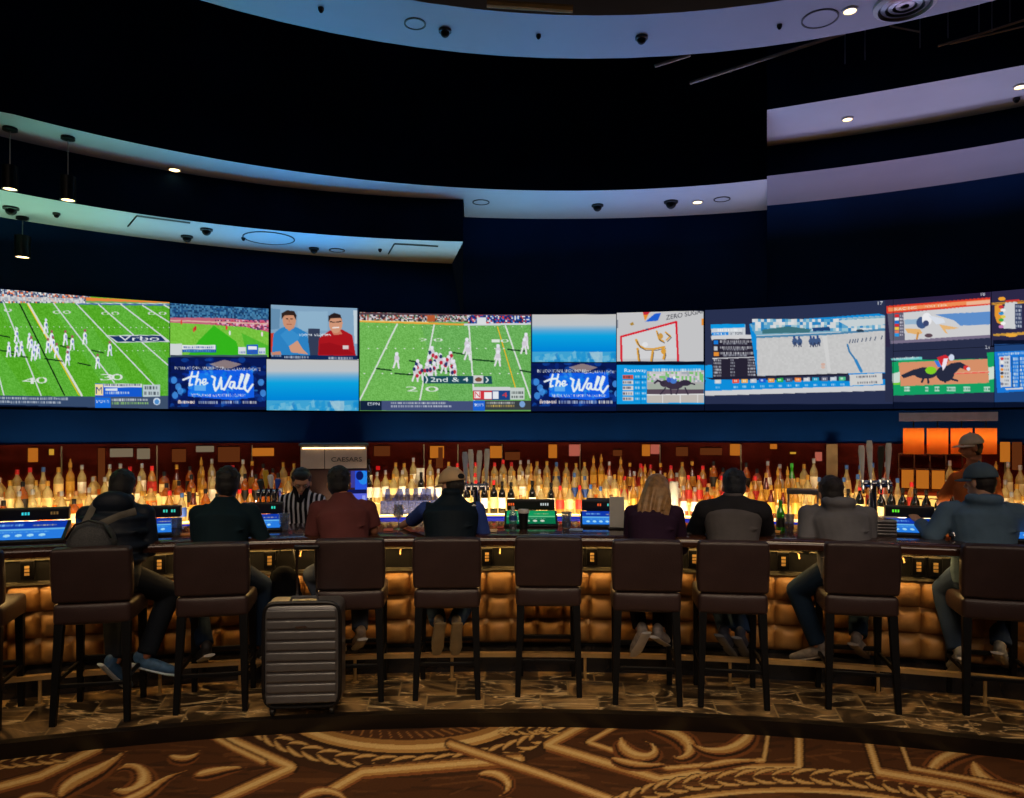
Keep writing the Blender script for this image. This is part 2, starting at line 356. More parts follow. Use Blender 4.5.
PL = [(85, 275), (45, 350), (85, 350), (110, 345), (150, 305), (180, 345), (170, 370), (195, 360), (235, 230), (245, 330), (265, 290), (272, 320), (290, 355), (335, 290), (348, 370), (345, 395), (370, 315), (435, 285), (562, 345), (500, 410), (160, 320), (-40, 330), (-90, 300)]
for i, (x, y) in enumerate(PL):
    wh = (232, 234, 240); cv.ell(*z1(x, y), 1.9, 3.6, wh); cv.ell(*z1(x, y-26), 1.3, 1.5, (150, 90, 90) if i > 8 else (215, 222, 240)); cv.line([z1(x-5, y+10), z1(x-10, y+42)], 1.5, wh); cv.line([z1(x+5, y+10), z1(x+9, y+40)], 1.5, (205, 212, 235)); cv.ell(*z1(x+3, y), .8, 1.6, (90, 110, 180))
cv.poly([z1(-400, 588), z1(480, 597), z1(480, 652), z1(-400, 628)], (52, 72, 105)); cv.poly([z1(480, 597), z1(870, 592), z1(870, 662), z1(480, 652)], (60, 78, 105))
cv.poly([z1(-400, 628), z1(480, 652), z1(870, 662), z1(870, 700), z1(-400, 690)], (6, 16, 40))
for r in range(2): cv.scrib(-70, 396+r*3.9, 138-r*7, 2.3, (205, 212, 220), rng, shear=.012)
cv.rect(*z1(486, 600), *z1(566, 655), (22, 105, 215)); cv.text('SPORTS', *z1(492, 628), 13, 2.6, (235, 240, 245))
cv.scrib(*z1(572, 608), 36, 2.2, (240, 242, 240), rng); cv.scrib(*z1(572, 625), 37, 2.2, (160, 215, 110), rng); cv.ell(*z1(803, 622), 3.6, 3.6, (205, 220, 235)); cv.ell(*z1(803, 624), 2.4, 2.6, (80, 140, 200))
cv.rect(*z1(487, 530), *z1(727, 597), (20, 88, 205)); cv.rect(*z1(487, 532), *z1(528, 590), (235, 215, 160)); cv.text('M', *z1(492, 582), 6, 7, (20, 50, 130)); cv.rect(*z1(530, 530), *z1(727, 550), (215, 218, 222)); cv.scrib(*z1(535, 533), 36, 2, (60, 70, 90), rng)
cv.rect(*z1(540, 555), *z1(600, 566), (235, 238, 240), .9); cv.scrib(*z1(540, 572), 24, 2.2, (235, 238, 240), rng)
cv.rect(*z1(733, 536), *z1(820, 598), (185, 200, 205)); cv.scrib(*z1(740, 545), 13, 3, (50, 60, 70), rng); cv.scrib(*z1(738, 572), 15, 3.4, (60, 70, 80), rng)
# --- soccer match
cv.clip = (170.3, 280, 268.6, 357)
cv.rect(170, 280, 270, 360, (110, 190, 60)); cv.poly([z2(0, 55), z2(520, 85), z2(520, 150), z2(0, 128)], (38, 82, 128)); cv.crowd(170, 302, 269, 319, [(30, 80, 130), (60, 110, 150), (25, 60, 100), (70, 130, 170)], 1.6, 8)
cv.poly([z2(0, 128), z2(300, 130), z2(520, 150), z2(520, 200), z2(400, 170), z2(0, 152)], (190, 100, 120)); cv.crowd(215, 320, 269, 330, [(200, 90, 130), (220, 170, 190), (90, 50, 90), (190, 70, 90)], 1.4, 9)
cv.line([z2(0, 140), z2(520, 158)], 1.3, (215, 175, 160)); cv.poly([z2(0, 148), z2(400, 172), z2(520, 205), z2(520, 320), z2(0, 320)], (118, 192, 62)); cv.noise(170, 323, 270, 358, 18, 1.2, 10)
cv.poly([z2(250, 165), z2(355, 240), z2(380, 320), z2(120, 320), z2(180, 235)], (40, 176, 22), .85); cv.poly([z2(380, 200), z2(505, 260), z2(505, 300), z2(400, 290)], (40, 170, 30), .5)
for x, y, c in ((158, 185, (205, 60, 50)), (100, 150, (215, 70, 60)), (325, 200, (225, 225, 230)), (310, 175, (215, 60, 60)), (475, 205, (235, 215, 220)), (165, 178, (190, 40, 50))): cv.ell(*z2(x, y), 1.0, 2.4, c)
cv.rect(*z2(42, 250), *z2(102, 305), (205, 212, 212)); cv.rect(*z2(104, 258), *z2(260, 290), (28, 78, 160)); cv.rect(*z2(104, 256), *z2(258, 276), (225, 228, 230)); cv.scrib(*z2(110, 262), 30, 2.2, (50, 80, 150), rng); cv.scrib(*z2(110, 280), 31, 1.6, (120, 190, 230), rng)
cv.rect(*z2(365, 265), *z2(400, 300), (215, 220, 225)); cv.rect(*z2(403, 255), *z2(456, 300), (36, 90, 190)); cv.rect(*z2(410, 262), *z2(450, 278), (225, 230, 235)); cv.rect(*z2(458, 268), *z2(490, 300), (205, 215, 225)); cv.rect(*z2(50, 302), *z2(500, 318), (60, 80, 100))
for x in (370, 410, 462): cv.scrib(*z2(x, 285), 6, 2, (60, 90, 160), rng)
# --- the Wall advertisement, shown twice
def wall_ad(z, ox, clip):
    cv.clip = clip; cv.rect(*clip, (8, 24, 84))
    g = np.random.RandomState(3)
    for i in range(140):
        x = g.uniform(45, 500); y = g.uniform(320, 560); cv.ell(*z(x+ox, y), g.uniform(1, 5), g.uniform(1, 4), [(14, 50, 140), (10, 30, 100), (20, 90, 190), (8, 20, 60)][g.randint(4)], .5)
    cv.poly([z(ox+135, 375), z(ox+432, 370), z(ox+440, 500), z(ox+330, 512), z(ox+130, 495)], (18, 92, 226)); cv.poly([z(ox+150, 385), z(ox+300, 395), z(ox+290, 480), z(ox+140, 490)], (20, 130, 236), .6)
    for i in range(50): cv.ell(*z(ox+g.uniform(80, 460), g.uniform(370, 500)), g.uniform(.8, 2.6), g.uniform(.8, 2.4), [(10, 130, 220), (14, 60, 190), (60, 170, 235)][g.randint(3)], .45)
    for x, y in ((65, 420), (85, 450), (70, 490), (470, 430), (480, 480), (95, 470)): cv.ell(*z(ox+x, y), 3, 3.5, (70, 150, 230), .8)
    cv.poly([z(ox+230, 345), z(ox+300, 325), z(ox+380, 345), z(ox+330, 365), z(ox+270, 362)], (190, 160, 140), .7)
    cv.text('INTERNATIONAL SMOKEHOUSE', *z(ox+70, 370), 49, 3.0, (205, 210, 220)); cv.text('RESTAURANT | SPORTS', *z(ox+300, 376), 36, 3.0, (205, 208, 215))
    k = 0.93
    def st(pts, w=1.9): cv.line([z(ox+x, y) for x, y in pts], w, (226, 236, 240))
    st([(108, 418), (140, 405), (172, 402)]); st([(150, 382), (140, 420), (137, 444), (150, 440)]); st([(178, 382), (166, 440)], 1.8); st([(166, 435), (180, 415), (188, 420), (186, 442)], 1.6); st([(194, 432), (212, 428), (214, 416), (202, 416), (196, 430), (204, 442), (222, 432)], 1.5)
    st([(242, 402), (256, 410), (250, 440), (258, 468), (272, 450), (284, 408), (286, 460), (300, 462), (318, 425), (330, 402)], 2.1)
    st([(345, 428), (330, 428), (322, 450), (334, 458), (348, 430), (346, 456), (356, 458)], 1.8); st([(362, 456), (380, 420), (388, 396), (380, 392), (370, 430), (368, 458), (382, 460)], 1.9); st([(388, 458), (404, 425), (414, 396), (406, 392), (394, 430), (396, 462), (408, 474), (432, 440)], 2.1)
    cv.rect(*z(ox+160, 440), *z(ox+212, 468), (150, 210, 240), .55); cv.text('RESTAURANT & SPORTING LOUNGE', *z(ox+146, 496), 54, 2.5, (225, 228, 235))
    for x, w, c in ((82, 17, (240, 225, 210)), (180, 19, (200, 210, 225)), (285, 17, (200, 210, 225)), (385, 14, (240, 235, 225))): cv.scrib(*z(ox+x, 516), w, 2.8, c, rng)
    cv.text('Brewed', *z(ox+86, 528), 16, 3.4, (235, 215, 200)); cv.rect(*z(ox+40, 545), *z(ox+500, 600), (10, 22, 60))
wall_ad(z2, 0, (168, 357.3, 266, 411))
wall_ad(z4, 18, (531.3, 362.8, 616.8, 413))
# --- cloud and ice picture, shown twice
def sky_ad(x0, y0, x1, y1):
    cv.clip = (x0, y0, x1, y1); h = y1-y0
    def c(X, Y):
        t = (Y-y0)/h; st = [(0, (192, 192, 190)), (.22, (186, 192, 198)), (.34, (90, 165, 212)), (.45, (10, 160, 220)), (.78, (0, 130, 212)), (1.0, (0, 128, 200))]
        return np.stack([np.interp(t, [s[0] for s in st], [s[1][k] for s in st]) for k in range(3)], -1)
    cv.rect(x0, y0, x1, y1, c); g = np.random.RandomState(7); cv.rect(x0, y0+h*.78, x1, y1, (60, 160, 208))
    for i in range(60):
        x = g.uniform(x0, x1); y = g.uniform(y0+h*.79, y1); cv.poly([(x, y), (x+g.uniform(2, 7), y-g.uniform(0, 3)), (x+g.uniform(3, 9), y+g.uniform(2, 6)), (x+1, y+5)], [(130, 190, 215), (20, 140, 205), (100, 180, 215), (30, 120, 190)][g.randint(4)], .6)
    cv.poly([(x0+.68*(x1-x0), y0+h*.79), (x0+.84*(x1-x0), y0+h*.79), (x0+.84*(x1-x0), y1), (x0+.75*(x1-x0), y1)], (170, 200, 212), .7)
sky_ad(266.5, 359.3, 359, 412); sky_ad(532, 314.5, 616, 362)
# --- two men on a talk show
cv.clip = (271, 300, 357.3, 359.5)
cv.rect(270, 300, 359, 361, (128, 162, 190)); cv.poly([z2(515, 85), z2(560, 90), z2(555, 180), z2(515, 185)], (100, 140, 172)); cv.rect(*z2(640, 100), *z2(780, 190), (140, 175, 200)); cv.rect(*z2(690, 180), *z2(745, 310), (50, 60, 85)); cv.rect(*z2(515, 200), *z2(530, 290), (200, 60, 40)); cv.poly([z2(900, 95), z2(918, 95), z2(918, 250), z2(905, 250)], (190, 205, 215))
cv.poly([z2(520, 310), z2(528, 205), z2(560, 178), z2(600, 165), z2(640, 175), z2(685, 200), z2(700, 310)], (44, 128, 192)); cv.poly([z2(560, 210), z2(600, 175), z2(650, 215), z2(620, 290)], (60, 145, 205), .7)
cv.poly([z2(585, 140), z2(622, 140), z2(626, 175), z2(600, 192), z2(585, 170)], (188, 128, 100)); cv.ell(*z2(602, 140), 6.6, 9.6, (200, 142, 112)); cv.poly([z2(567, 135), z2(566, 108), z2(590, 94), z2(625, 98), z2(636, 120), z2(632, 140), z2(622, 118), z2(580, 118)], (48, 34, 30)); cv.line([z2(588, 134), z2(596, 134)], .8, (60, 40, 36)); cv.line([z2(608, 134), z2(617, 134)], .8, (60, 40, 36)); cv.line([z2(592, 160), z2(612, 160)], .8, (140, 70, 60)); cv.line([z2(600, 138), z2(602, 150)], .6, (165, 105, 80))
cv.poly([z2(600, 262), z2(640, 235), z2(665, 275), z2(690, 300), z2(610, 290)], (205, 150, 122)); cv.poly([z2(518, 290), z2(560, 285), z2(565, 300), z2(518, 303)], (195, 135, 110))
cv.poly([z2(735, 310), z2(740, 225), z2(790, 188), z2(850, 185), z2(895, 210), z2(912, 310)], (168, 22, 30)); cv.poly([z2(800, 195), z2(840, 190), z2(850, 205), z2(810, 210)], (200, 120, 95)); cv.ell(*z2(818, 155), 6.8, 9.8, (206, 148, 118)); cv.poly([z2(783, 150), z2(784, 120), z2(810, 106), z2(840, 115), z2(850, 150), z2(842, 130), z2(795, 132)], (38, 28, 28)); cv.line([z2(792, 148), z2(812, 150)], 1.0, (30, 26, 30)); cv.line([z2(820, 150), z2(842, 146)], 1.0, (30, 26, 30)); cv.line([z2(805, 176), z2(832, 174)], 1.2, (235, 225, 220)); cv.poly([z2(745, 250), z2(790, 245), z2(850, 262), z2(905, 300), z2(740, 300)], (140, 14, 24), .6); cv.rect(*z2(850, 258), *z2(878, 274), (210, 200, 200))
cv.text('noom stories', *z2(642, 214), 33, 3.2, (228, 236, 242)); cv.poly([z2(515, 302), z2(918, 306), z2(918, 332), z2(515, 322)], (16, 40, 84)); cv.scrib(*z2(580, 308), 24, 2.2, (225, 230, 235), rng); cv.scrib(*z2(785, 312), 24, 2.2, (225, 230, 235), rng); cv.scrib(*z2(520, 303), 10, 1.6, (160, 180, 200), rng)
# --- centre: football broadcast
cv.clip = (359.7, 310, 530.8, 411.2)
cv.rect(355, 300, 535, 415, (104, 172, 88)); cv.poly([(355, 320), (420, 320), (440, 402), (355, 402)], (112, 182, 82), .7); cv.noise(355, 322, 535, 402, 26, 1.0, 12)
cv.crowd(359, 312, 480, 322, [(190, 185, 190), (60, 50, 60), (170, 80, 60), (110, 140, 110), (40, 40, 60), (215, 205, 210)], 1.4, 13); cv.crowd(468, 313, 531, 324, [(20, 60, 150), (200, 60, 60), (215, 215, 220), (30, 40, 80), (60, 110, 190), (20, 40, 110)], 1.5, 14)
cv.poly([z3(48, 62), z3(880, 68), z3(880, 76), z3(48, 72)], (80, 60, 70)); cv.line([z3(48, 103), z3(560, 120)], 1.8, (226, 162, 60)); cv.line([z3(48, 100), z3(380, 108)], .6, (240, 220, 130)); cv.line([z3(560, 120), z3(880, 116)], 2.0, (205, 208, 214)); cv.rect(*z3(620, 85), *z3(665, 118), (215, 220, 222)); cv.rect(*z3(375, 75), *z3(415, 105), (180, 90, 50))
for a, b in (((230, 118), (46, 492)), ((410, 122), (340, 492)), ((580, 126), (606, 492)), ((758, 126), (880, 476))): cv.line([z3(*a), z3(*b)], 1.5, (214, 220, 216))
cv.line([z3(719, 130), z3(806, 425)], 1.0, (236, 178, 30))
for x in range(90, 880, 44): cv.ell(*z3(x, 236), .8, .5, (220, 226, 220)); cv.ell(*z3(x-20, 358), .9, .6, (220, 226, 220)); cv.ell(*z3(x, 130), .5, .4, (220, 226, 220))
for t, x, y, w in (('2', 272, 446, 12), ('0', 368, 446, 13), ('2', 335, 202, 9), ('0', 408, 202, 9), ('1', 690, 206, 8), ('0', 735, 206, 8)): cv.text(t, *z3(x, y), w, 5.0 if y > 300 else 3.0, (216, 224, 216))
for x, y, w in ((130, 338, 70), (220, 362, 110), (290, 300, 50), (600, 294, 100), (770, 245, 90), (500, 260, 60), (430, 345, 60), (830, 347, 50)): cv.line([z3(x, y-4), z3(x+w, y+5)], 1.5, (10, 44, 22), .85)
PD = [(228, 285, 0), (570, 215, 0), (722, 245, 0), (722, 275, 0), (858, 190, 0), (850, 215, 0), (400, 255, 1), (420, 285, 1), (385, 300, 1), (330, 320, 1), (375, 335, 1), (410, 330, 1), (345, 345, 1), (490, 280, 1), (480, 300, 1), (505, 320, 1), (510, 345, 1), (460, 310, 1), (440, 290, 1), (320, 350, 1), (395, 350, 1), (575, 245, 0)]
for x, y, k in PD:
    cv.ell(*z3(x, y), 2.5, 4.0, (205, 200, 210)); cv.ell(*z3(x, y-22), 1.8, 1.9, (225, 225, 235)); cv.line([z3(x-5, y+12), z3(x-16, y+44)], 1.8, (222, 220, 226)); cv.line([z3(x+5, y+12), z3(x+10, y+46)], 1.8, (222, 220, 226))
    if k: cv.ell(*z3(x+rng.uniform(-10, 10), y+rng.uniform(-10, 20)), 1.7, 2.0, (186, 40, 60)); cv.ell(*z3(x+rng.uniform(-12, 12), y+rng.uniform(-15, 15)), 1.5, 2, (40, 50, 100))
cv.poly([z3(360, 370), z3(690, 370), z3(694, 409), z3(360, 406)], (26, 72, 86)); cv.text('2nd & 4', *z3(392, 398), 38, 4.4, (226, 236, 236)); cv.rect(*z3(602, 368), *z3(650, 406), (205, 205, 205)); cv.ell(*z3(627, 388), 3.5, 2.2, (120, 80, 60)); cv.line([z3(664, 378), z3(674, 390), z3(664, 400)], 1.2, (220, 230, 230)); cv.line([z3(370, 372), z3(378, 388), z3(370, 404)], 1.2, (220, 230, 230))
cv.rect(*z3(600, 426), *z3(780, 488), (26, 66, 130)); cv.rect(*z3(600, 424), *z3(782, 440), (205, 208, 210)); cv.rect(*z3(600, 442), *z3(692, 486), (205, 50, 60)); cv.rect(*z3(606, 446), *z3(636, 480), (235, 225, 225)); cv.text('N', *z3(609, 474), 5, 5.5, (200, 30, 40)); cv.rect(*z3(655, 450), *z3(690, 482), (235, 235, 235)); cv.rect(*z3(695, 446), *z3(725, 482), (225, 230, 235)); cv.text('4', *z3(742, 474), 5, 5, (220, 60, 60)); cv.rect(*z3(782, 428), *z3(850, 486), (196, 206, 202)); cv.scrib(*z3(786, 446), 12, 2.5, (60, 70, 70), rng); cv.scrib(*z3(786, 466), 12, 2.5, (60, 70, 70), rng)
cv.poly([z3(48, 490), z3(600, 492), z3(600, 541), z3(48, 538)], (66, 78, 118)); cv.poly([z3(48, 490), z3(155, 491), z3(155, 540), z3(48, 538)], (18, 34, 60)); cv.text('ESPN', *z3(86, 514), 12, 3.0, (205, 215, 225)); cv.rect(*z3(600, 490), *z3(658, 541), (28, 96, 205)); cv.text('SPORTS', *z3(606, 518), 9, 2.6, (235, 240, 245)); cv.rect(*z3(658, 490), *z3(882, 536), (56, 62, 66))
for r in range(2): cv.scrib(*z3(200, 497+r*16), 55+r*6, 2.0, (212, 218, 224), rng)
cv.scrib(*z3(664, 497), 28, 2, (230, 230, 225), rng); cv.scrib(*z3(664, 512), 29, 2, (226, 190, 90), rng); cv.ell(*z3(840, 508), 2.8, 3.2, (120, 160, 210))
# --- bull cartoon advertisement
cv.clip = (616.9, 311, 703.4, 361.2)
cv.rect(616, 300, 705, 363, (194, 194, 196)); cv.poly([z4(520, 300), z4(520, 190), z4(800, 112), z4(808, 300)], (206, 206, 208)); cv.line([z4(520, 318), z4(517, 188), z4(800, 112), z4(810, 318)], 2.0, (212, 24, 44))
cv.poly([z4(628, 62), z4(664, 62), z4(640, 108)], (226, 140, 50)); cv.poly([z4(630, 60), z4(668, 60), z4(655, 74), z4(632, 76)], (190, 40, 60)); cv.poly([z4(640, 112), z4(690, 70), z4(722, 66), z4(706, 106)], (30, 92, 205)); cv.text('ZERO SUGAR', *z4(748, 102), 39, 4.6, (60, 62, 70), shear=-.18); cv.poly([z4(562, 122), z4(578, 112), z4(584, 126), z4(570, 132)], (170, 130, 50)); cv.rect(*z4(492, 100), *z4(502, 145), (120, 125, 140)); cv.rect(*z4(930, 95), *z4(940, 130), (226, 140, 50))
for pts, w in (([(595, 205), (612, 235), (640, 250), (690, 250), (740, 240)], 1.8), ([(595, 205), (605, 225)], 2.4), ([(602, 250), (610, 310)], 2.4), ([(680, 260), (672, 312)], 2.2), ([(735, 250), (742, 275), (735, 300)], 2.4), ([(700, 160), (712, 200), (735, 212)], 1.6), ([(745, 165), (770, 185), (750, 205)], 1.5)):
    cv.line([z4(*p) for p in pts], w, (214, 156, 60)); cv.line([z4(p[0]+5, p[1]+8) for p in pts], .7, (70, 60, 60))
cv.ell(*z4(720, 185), 2.4, 3.0, (200, 150, 70)); cv.ell(*z4(735, 262), 2.5, 3, (214, 156, 60)); cv.ell(*z4(640, 228), 3, 2.4, (222, 222, 224)); cv.ell(*z4(650, 150), 1.6, .8, (60, 70, 100))
cv.rect(616, 361.3, 705, 366, (60, 52, 96))
# --- harness race with betting table
cv.clip = (616.9, 365, 704.4, 404)
cv.rect(616, 365, 705, 405, (14, 150, 222)); cv.poly([z4(650, 366), z4(942, 360), z4(942, 524), z4(652, 528)], (170, 168, 168)); cv.crowd(647.5, 372, 704, 382, [(196, 192, 196), (160, 168, 176), (120, 190, 110), (210, 205, 210)], 2.0, 21); cv.rect(*z4(655, 430), *z4(942, 460), (150, 170, 148), .5)
cv.rect(*z4(650, 458), *z4(942, 484), (84, 70, 84)); cv.rect(*z4(650, 486), *z4(942, 526), (188, 182, 176)); cv.line([z4(650, 486), z4(942, 482)], 1.0, (225, 225, 225)); [cv.line([z4(x, 484), z4(x, 526)], .8, (222, 222, 222)) for x in (730, 820, 910)]
cv.ell(*z4(790, 435), 9, 4.2, (58, 48, 66)); cv.ell(*z4(745, 428), 5.5, 3.5, (58, 48, 66)); cv.ell(*z4(845, 425), 6, 3.0, (50, 42, 60)); cv.line([z4(735, 425), z4(705, 412), z4(690, 425)], 2.0, (50, 42, 60)); cv.line([z4(850, 420), z4(895, 432)], 1.4, (50, 42, 60)); cv.ell(*z4(785, 412), 3.5, 3.2, (70, 120, 200)); cv.ell(*z4(762, 408), 2.2, 2.5, (60, 90, 190)); cv.ell(*z4(790, 398), 1.5, 1.5, (230, 235, 240))
for x0, x1 in ((745, 720), (770, 775), (812, 800), (845, 860)): cv.line([z4(x0, 450), z4(x1, 482)], 1.3, (50, 42, 60))
cv.text('Raceway', *z4(535, 368), 22, 3.2, (235, 240, 245)); cv.scrib(*z4(680, 352), 48, 2.8, (225, 235, 240), rng)
for r in range(5): cv.rect(*z4(525, 384+r*28), *z4(580, 404+r*28), (212, 208, 206) if r else (222, 90, 70)); cv.scrib(*z4(528, 388+r*28), 9, 2.4, (60, 60, 80), rng); cv.scrib(*z4(590, 388+r*28), 4, 2, (215, 225, 235), rng); cv.scrib(*z4(625, 388+r*28), 4, 2, (215, 225, 235), rng); cv.line([z4(582, 408+r*28), z4(650, 408+r*28)], .4, (10, 90, 160))
cv.rect(*z4(618, 380), *z4(620, 530), (10, 90, 160)); cv.rect(616, 404.3, 705, 410, (46, 50, 92))
# --- wide race channel with result tables
cv.clip = (705, 290, 893, 404)
cv.rect(705, 290, 893, 404, (40, 48, 78))
cv.poly([z5(55, 155), z5(232, 150), z5(232, 205), z5(60, 212)], (200, 205, 210)); cv.poly([z5(55, 150), z5(230, 148), z5(230, 166), z5(55, 172)], (14, 150, 222)); cv.poly([z5(60, 192), z5(145, 190), z5(145, 205), z5(60, 207)], (20, 130, 215)); cv.text('RESULTS', *z5(72, 204), 12, 2.0, (230, 235, 240)); cv.text('1ST TOTE', *z5(152, 203), 13, 2.4, (60, 66, 84)); cv.scrib(*z5(90, 172), 24, 2.6, (240, 243, 245), rng)
cv.poly([z5(55, 210), z5(288, 202), z5(290, 226), z5(60, 232)], (206, 206, 208)); cv.poly([z5(65, 228), z5(290, 222), z5(292, 415), z5(68, 425)], (38, 34, 50))
cv.rect(*z5(70, 232), *z5(92, 252), (20, 120, 215)); cv.rect(*z5(70, 292), *z5(98, 312), (226, 140, 50)); cv.rect(*z5(72, 262), *z5(90, 285), (190, 195, 200))
for r, w in ((232, 36), (262, 32), (292, 34)): cv.scrib(*z5(102, r), w, 2.4, (210, 212, 216), rng); cv.scrib(*z5(118, r+12), 24, 1.8, (170, 175, 185), rng)
cv.line([z5(66, 325), z5(290, 318)], 1.0, (205, 205, 210))
for r in range(6): cv.scrib(*z5(70, 330+r*15.5), 8, 2.0, (205, 208, 214), rng); cv.scrib(*z5(155, 328+r*15.5), 4.5, 2.0, (190, 195, 205), rng); cv.scrib(*z5(245, 326+r*15.5), 7.5, 2.0, (205, 208, 214), rng)
PT = [z5(288, 145), z5(952, 105), z5(968, 395), z5(294, 415)]; cv.poly([z5(252, 148), z5(450, 128), z5(915, 95), z5(955, 105), z5(972, 400), z5(294, 424)], (14, 138, 214)); cv.poly(PT, (196, 196, 196)); cv.noise(756, 325, 892, 376, 8, 2.0, 22)
cv.poly([z5(255, 150), z5(952, 108), z5(954, 182), z5(290, 212)], (120, 168, 190)); cv.crowd(752, 319, 886, 331, [(205, 210, 212), (90, 160, 200), (150, 190, 205), (215, 218, 220), (40, 130, 190)], 3.0, 23)
cv.poly([z5(318, 178), z5(450, 160), z5(570, 176), z5(560, 192), z5(320, 198)], (60, 112, 122)); cv.poly([z5(575, 168), z5(664, 162), z5(666, 182), z5(578, 186)], (30, 66, 116)); cv.poly([z5(700, 130), z5(952, 116), z5(953, 150), z5(760, 162)], (196, 206, 210)); cv.line([z5(290, 216), z5(660, 200), z5(954, 176)], 2.0, (76, 130, 168)); cv.line([z5(290, 208), z5(720, 190)], .7, (205, 210, 214)); cv.ell(*z5(820, 183), 4, 1.4, (40, 60, 80)); cv.poly([z5(625, 210), z5(650, 208), z5(670, 392), z5(655, 396)], (206, 206, 206))
for x, y in ((485, 238), (510, 240), (570, 238), (585, 240), (605, 236)): cv.ell(*z5(x, y), 2.6, 3.6, (62, 86, 128)); cv.line([z5(x, y+6), z5(x-4, y+26)], 1, (50, 60, 90)); cv.line([z5(x+4, y+6), z5(x+8, y+24)], 1, (50, 60, 90)); cv.ell(*z5(x-3, y-22), 1.1, 1.4, (40, 70, 130))
cv.line([z5(755, 255), z5(765, 290), z5(798, 335)], 1.8, (60, 120, 168)); cv.line([z5(798, 335), z5(826, 390)], 3.0, (50, 130, 190)); [cv.line([z5(x, 246-(x-765)*.12), z5(x+5, 230-(x-765)*.12)], 1.0, (70, 84, 110)) for x in (765, 780, 792, 805, 828, 848, 870, 895, 928)]
cv.ell(*z5(630, 355), 2.2, 1.5, (210, 160, 140), .7); cv.ell(*z5(630, 370), 2, 1.4, (214, 170, 150), .7)
cv.poly([z5(22, 485), z5(30, 432), z5(760, 440), z5(935, 430), z5(990, 432), z5(990, 462), z5(22, 492)], (14, 140, 216)); cv.poly([z5(22, 360), z5(62, 358), z5(66, 432), z5(22, 436)], (14, 150, 226)); cv.poly([z5(20, 492), z5(990, 460), z5(990, 488), z5(24, 516)], (204, 204, 206))
for i, c in enumerate([(200, 205, 210), None, (226, 80, 50), (232, 170, 70), (190, 194, 200), (30, 90, 200), (226, 150, 60), (40, 170, 70), (80, 84, 110), (240, 130, 50), (200, 200, 205), (30, 150, 190), (110, 110, 130), (190, 200, 210), (70, 180, 130)]):
    x = 75+i*45.5
    if c: cv.poly([z5(x, 434-i*1.1), z5(x+33, 433-i*1.1), z5(x+33, 453-i*1.1), z5(x, 454-i*1.1)], c); cv.scrib(*z5(x+8, 438-i*1.1), 3, 2, (240, 240, 240), rng); cv.scrib(*z5(x+6, 468-i*1.1), 4, 2, (205, 225, 240), rng)
cv.poly([z5(30, 424), z5(760, 400), z5(760, 410), z5(62, 434)], (30, 30, 50)); cv.poly([z5(765, 408), z5(932, 400), z5(936, 456), z5(768, 464)], (206, 206, 204)); cv.scrib(*z5(800, 414), 20, 2.2, (90, 90, 100), rng, shear=-.04); cv.scrib(*z5(805, 444), 20, 2.2, (90, 90, 100), rng, shear=-.04)
cv.text('17', *z5(912, 50), 4.6, 3.4, (210, 214, 222))
# --- orange framed race
cv.clip = (885, 280, 993, 347)
cv.rect(885, 280, 994, 400, (42, 38, 66)); cv.rect(885, 280, 990, 300, (40, 30, 60))
cv.poly([z6(112, 150), z6(812, 88), z6(818, 352), z6(135, 395)], (92, 92, 112)); cv.poly([z6(108, 140), z6(808, 82), z6(810, 132), z6(112, 190)], (222, 60, 40)); cv.poly([z6(120, 152), z6(800, 94), z6(804, 118), z6(122, 178)], (236, 140, 86)); cv.poly([z6(640, 112), z6(804, 98), z6(804, 122), z6(640, 136)], (235, 190, 160), .8)
cv.text('RACING', *z6(165, 170), 22, 2.6, (245, 220, 200), shear=-.08); cv.text('POST TIME', *z6(365, 152), 22, 2.2, (245, 215, 190), shear=-.08); cv.text('18', *z6(738, 70), 4, 3, (215, 218, 225))
cv.poly([z6(222, 184), z6(806, 130), z6(816, 346), z6(232, 368)], (204, 204, 206)); cv.poly([z6(430, 196), z6(806, 176), z6(808, 262), z6(600, 270), z6(560, 235)], (92, 140, 200)); cv.poly([z6(228, 230), z6(330, 226), z6(320, 262), z6(232, 262)], (150, 180, 205)); cv.ell(*z6(345, 250), 5.5, 6, (60, 84, 130)); cv.ell(*z6(378, 228), 5, 6.5, (232, 232, 236)); cv.poly([z6(385, 200), z6(430, 210), z6(490, 225), z6(500, 250), z6(440, 262)], (214, 220, 230)); cv.ell(*z6(372, 255), 3, 3, (60, 70, 110))
cv.poly([z6(232, 290), z6(330, 292), z6(350, 320), z6(320, 330), z6(250, 318)], (226, 176, 110)); cv.line([z6(320, 320), z6(312, 356)], 2.0, (200, 140, 70)); cv.poly([z6(460, 262), z6(590, 285), z6(560, 292), z6(500, 296), z6(520, 328), z6(500, 318)], (226, 178, 116)); cv.ell(*z6(390, 336), 4, 2, (90, 70, 80))
for r in range(7):
    y = 196+r*21; cv.rect(*z6(164, y), *z6(192, y+19), [(214, 40, 50), (235, 235, 235), (30, 110, 200), (214, 40, 50), (235, 200, 70), (220, 120, 90), (40, 150, 220)][r]); cv.scrib(*z6(200, y+4), 3.2, 1.8, (220, 215, 225), rng)
cv.poly([z6(140, 372), z6(810, 330), z6(820, 352), z6(142, 392)], (120, 110, 134)); cv.poly([z6(134, 392), z6(990, 340), z6(990, 470), z6(134, 480)], (40, 46, 72))
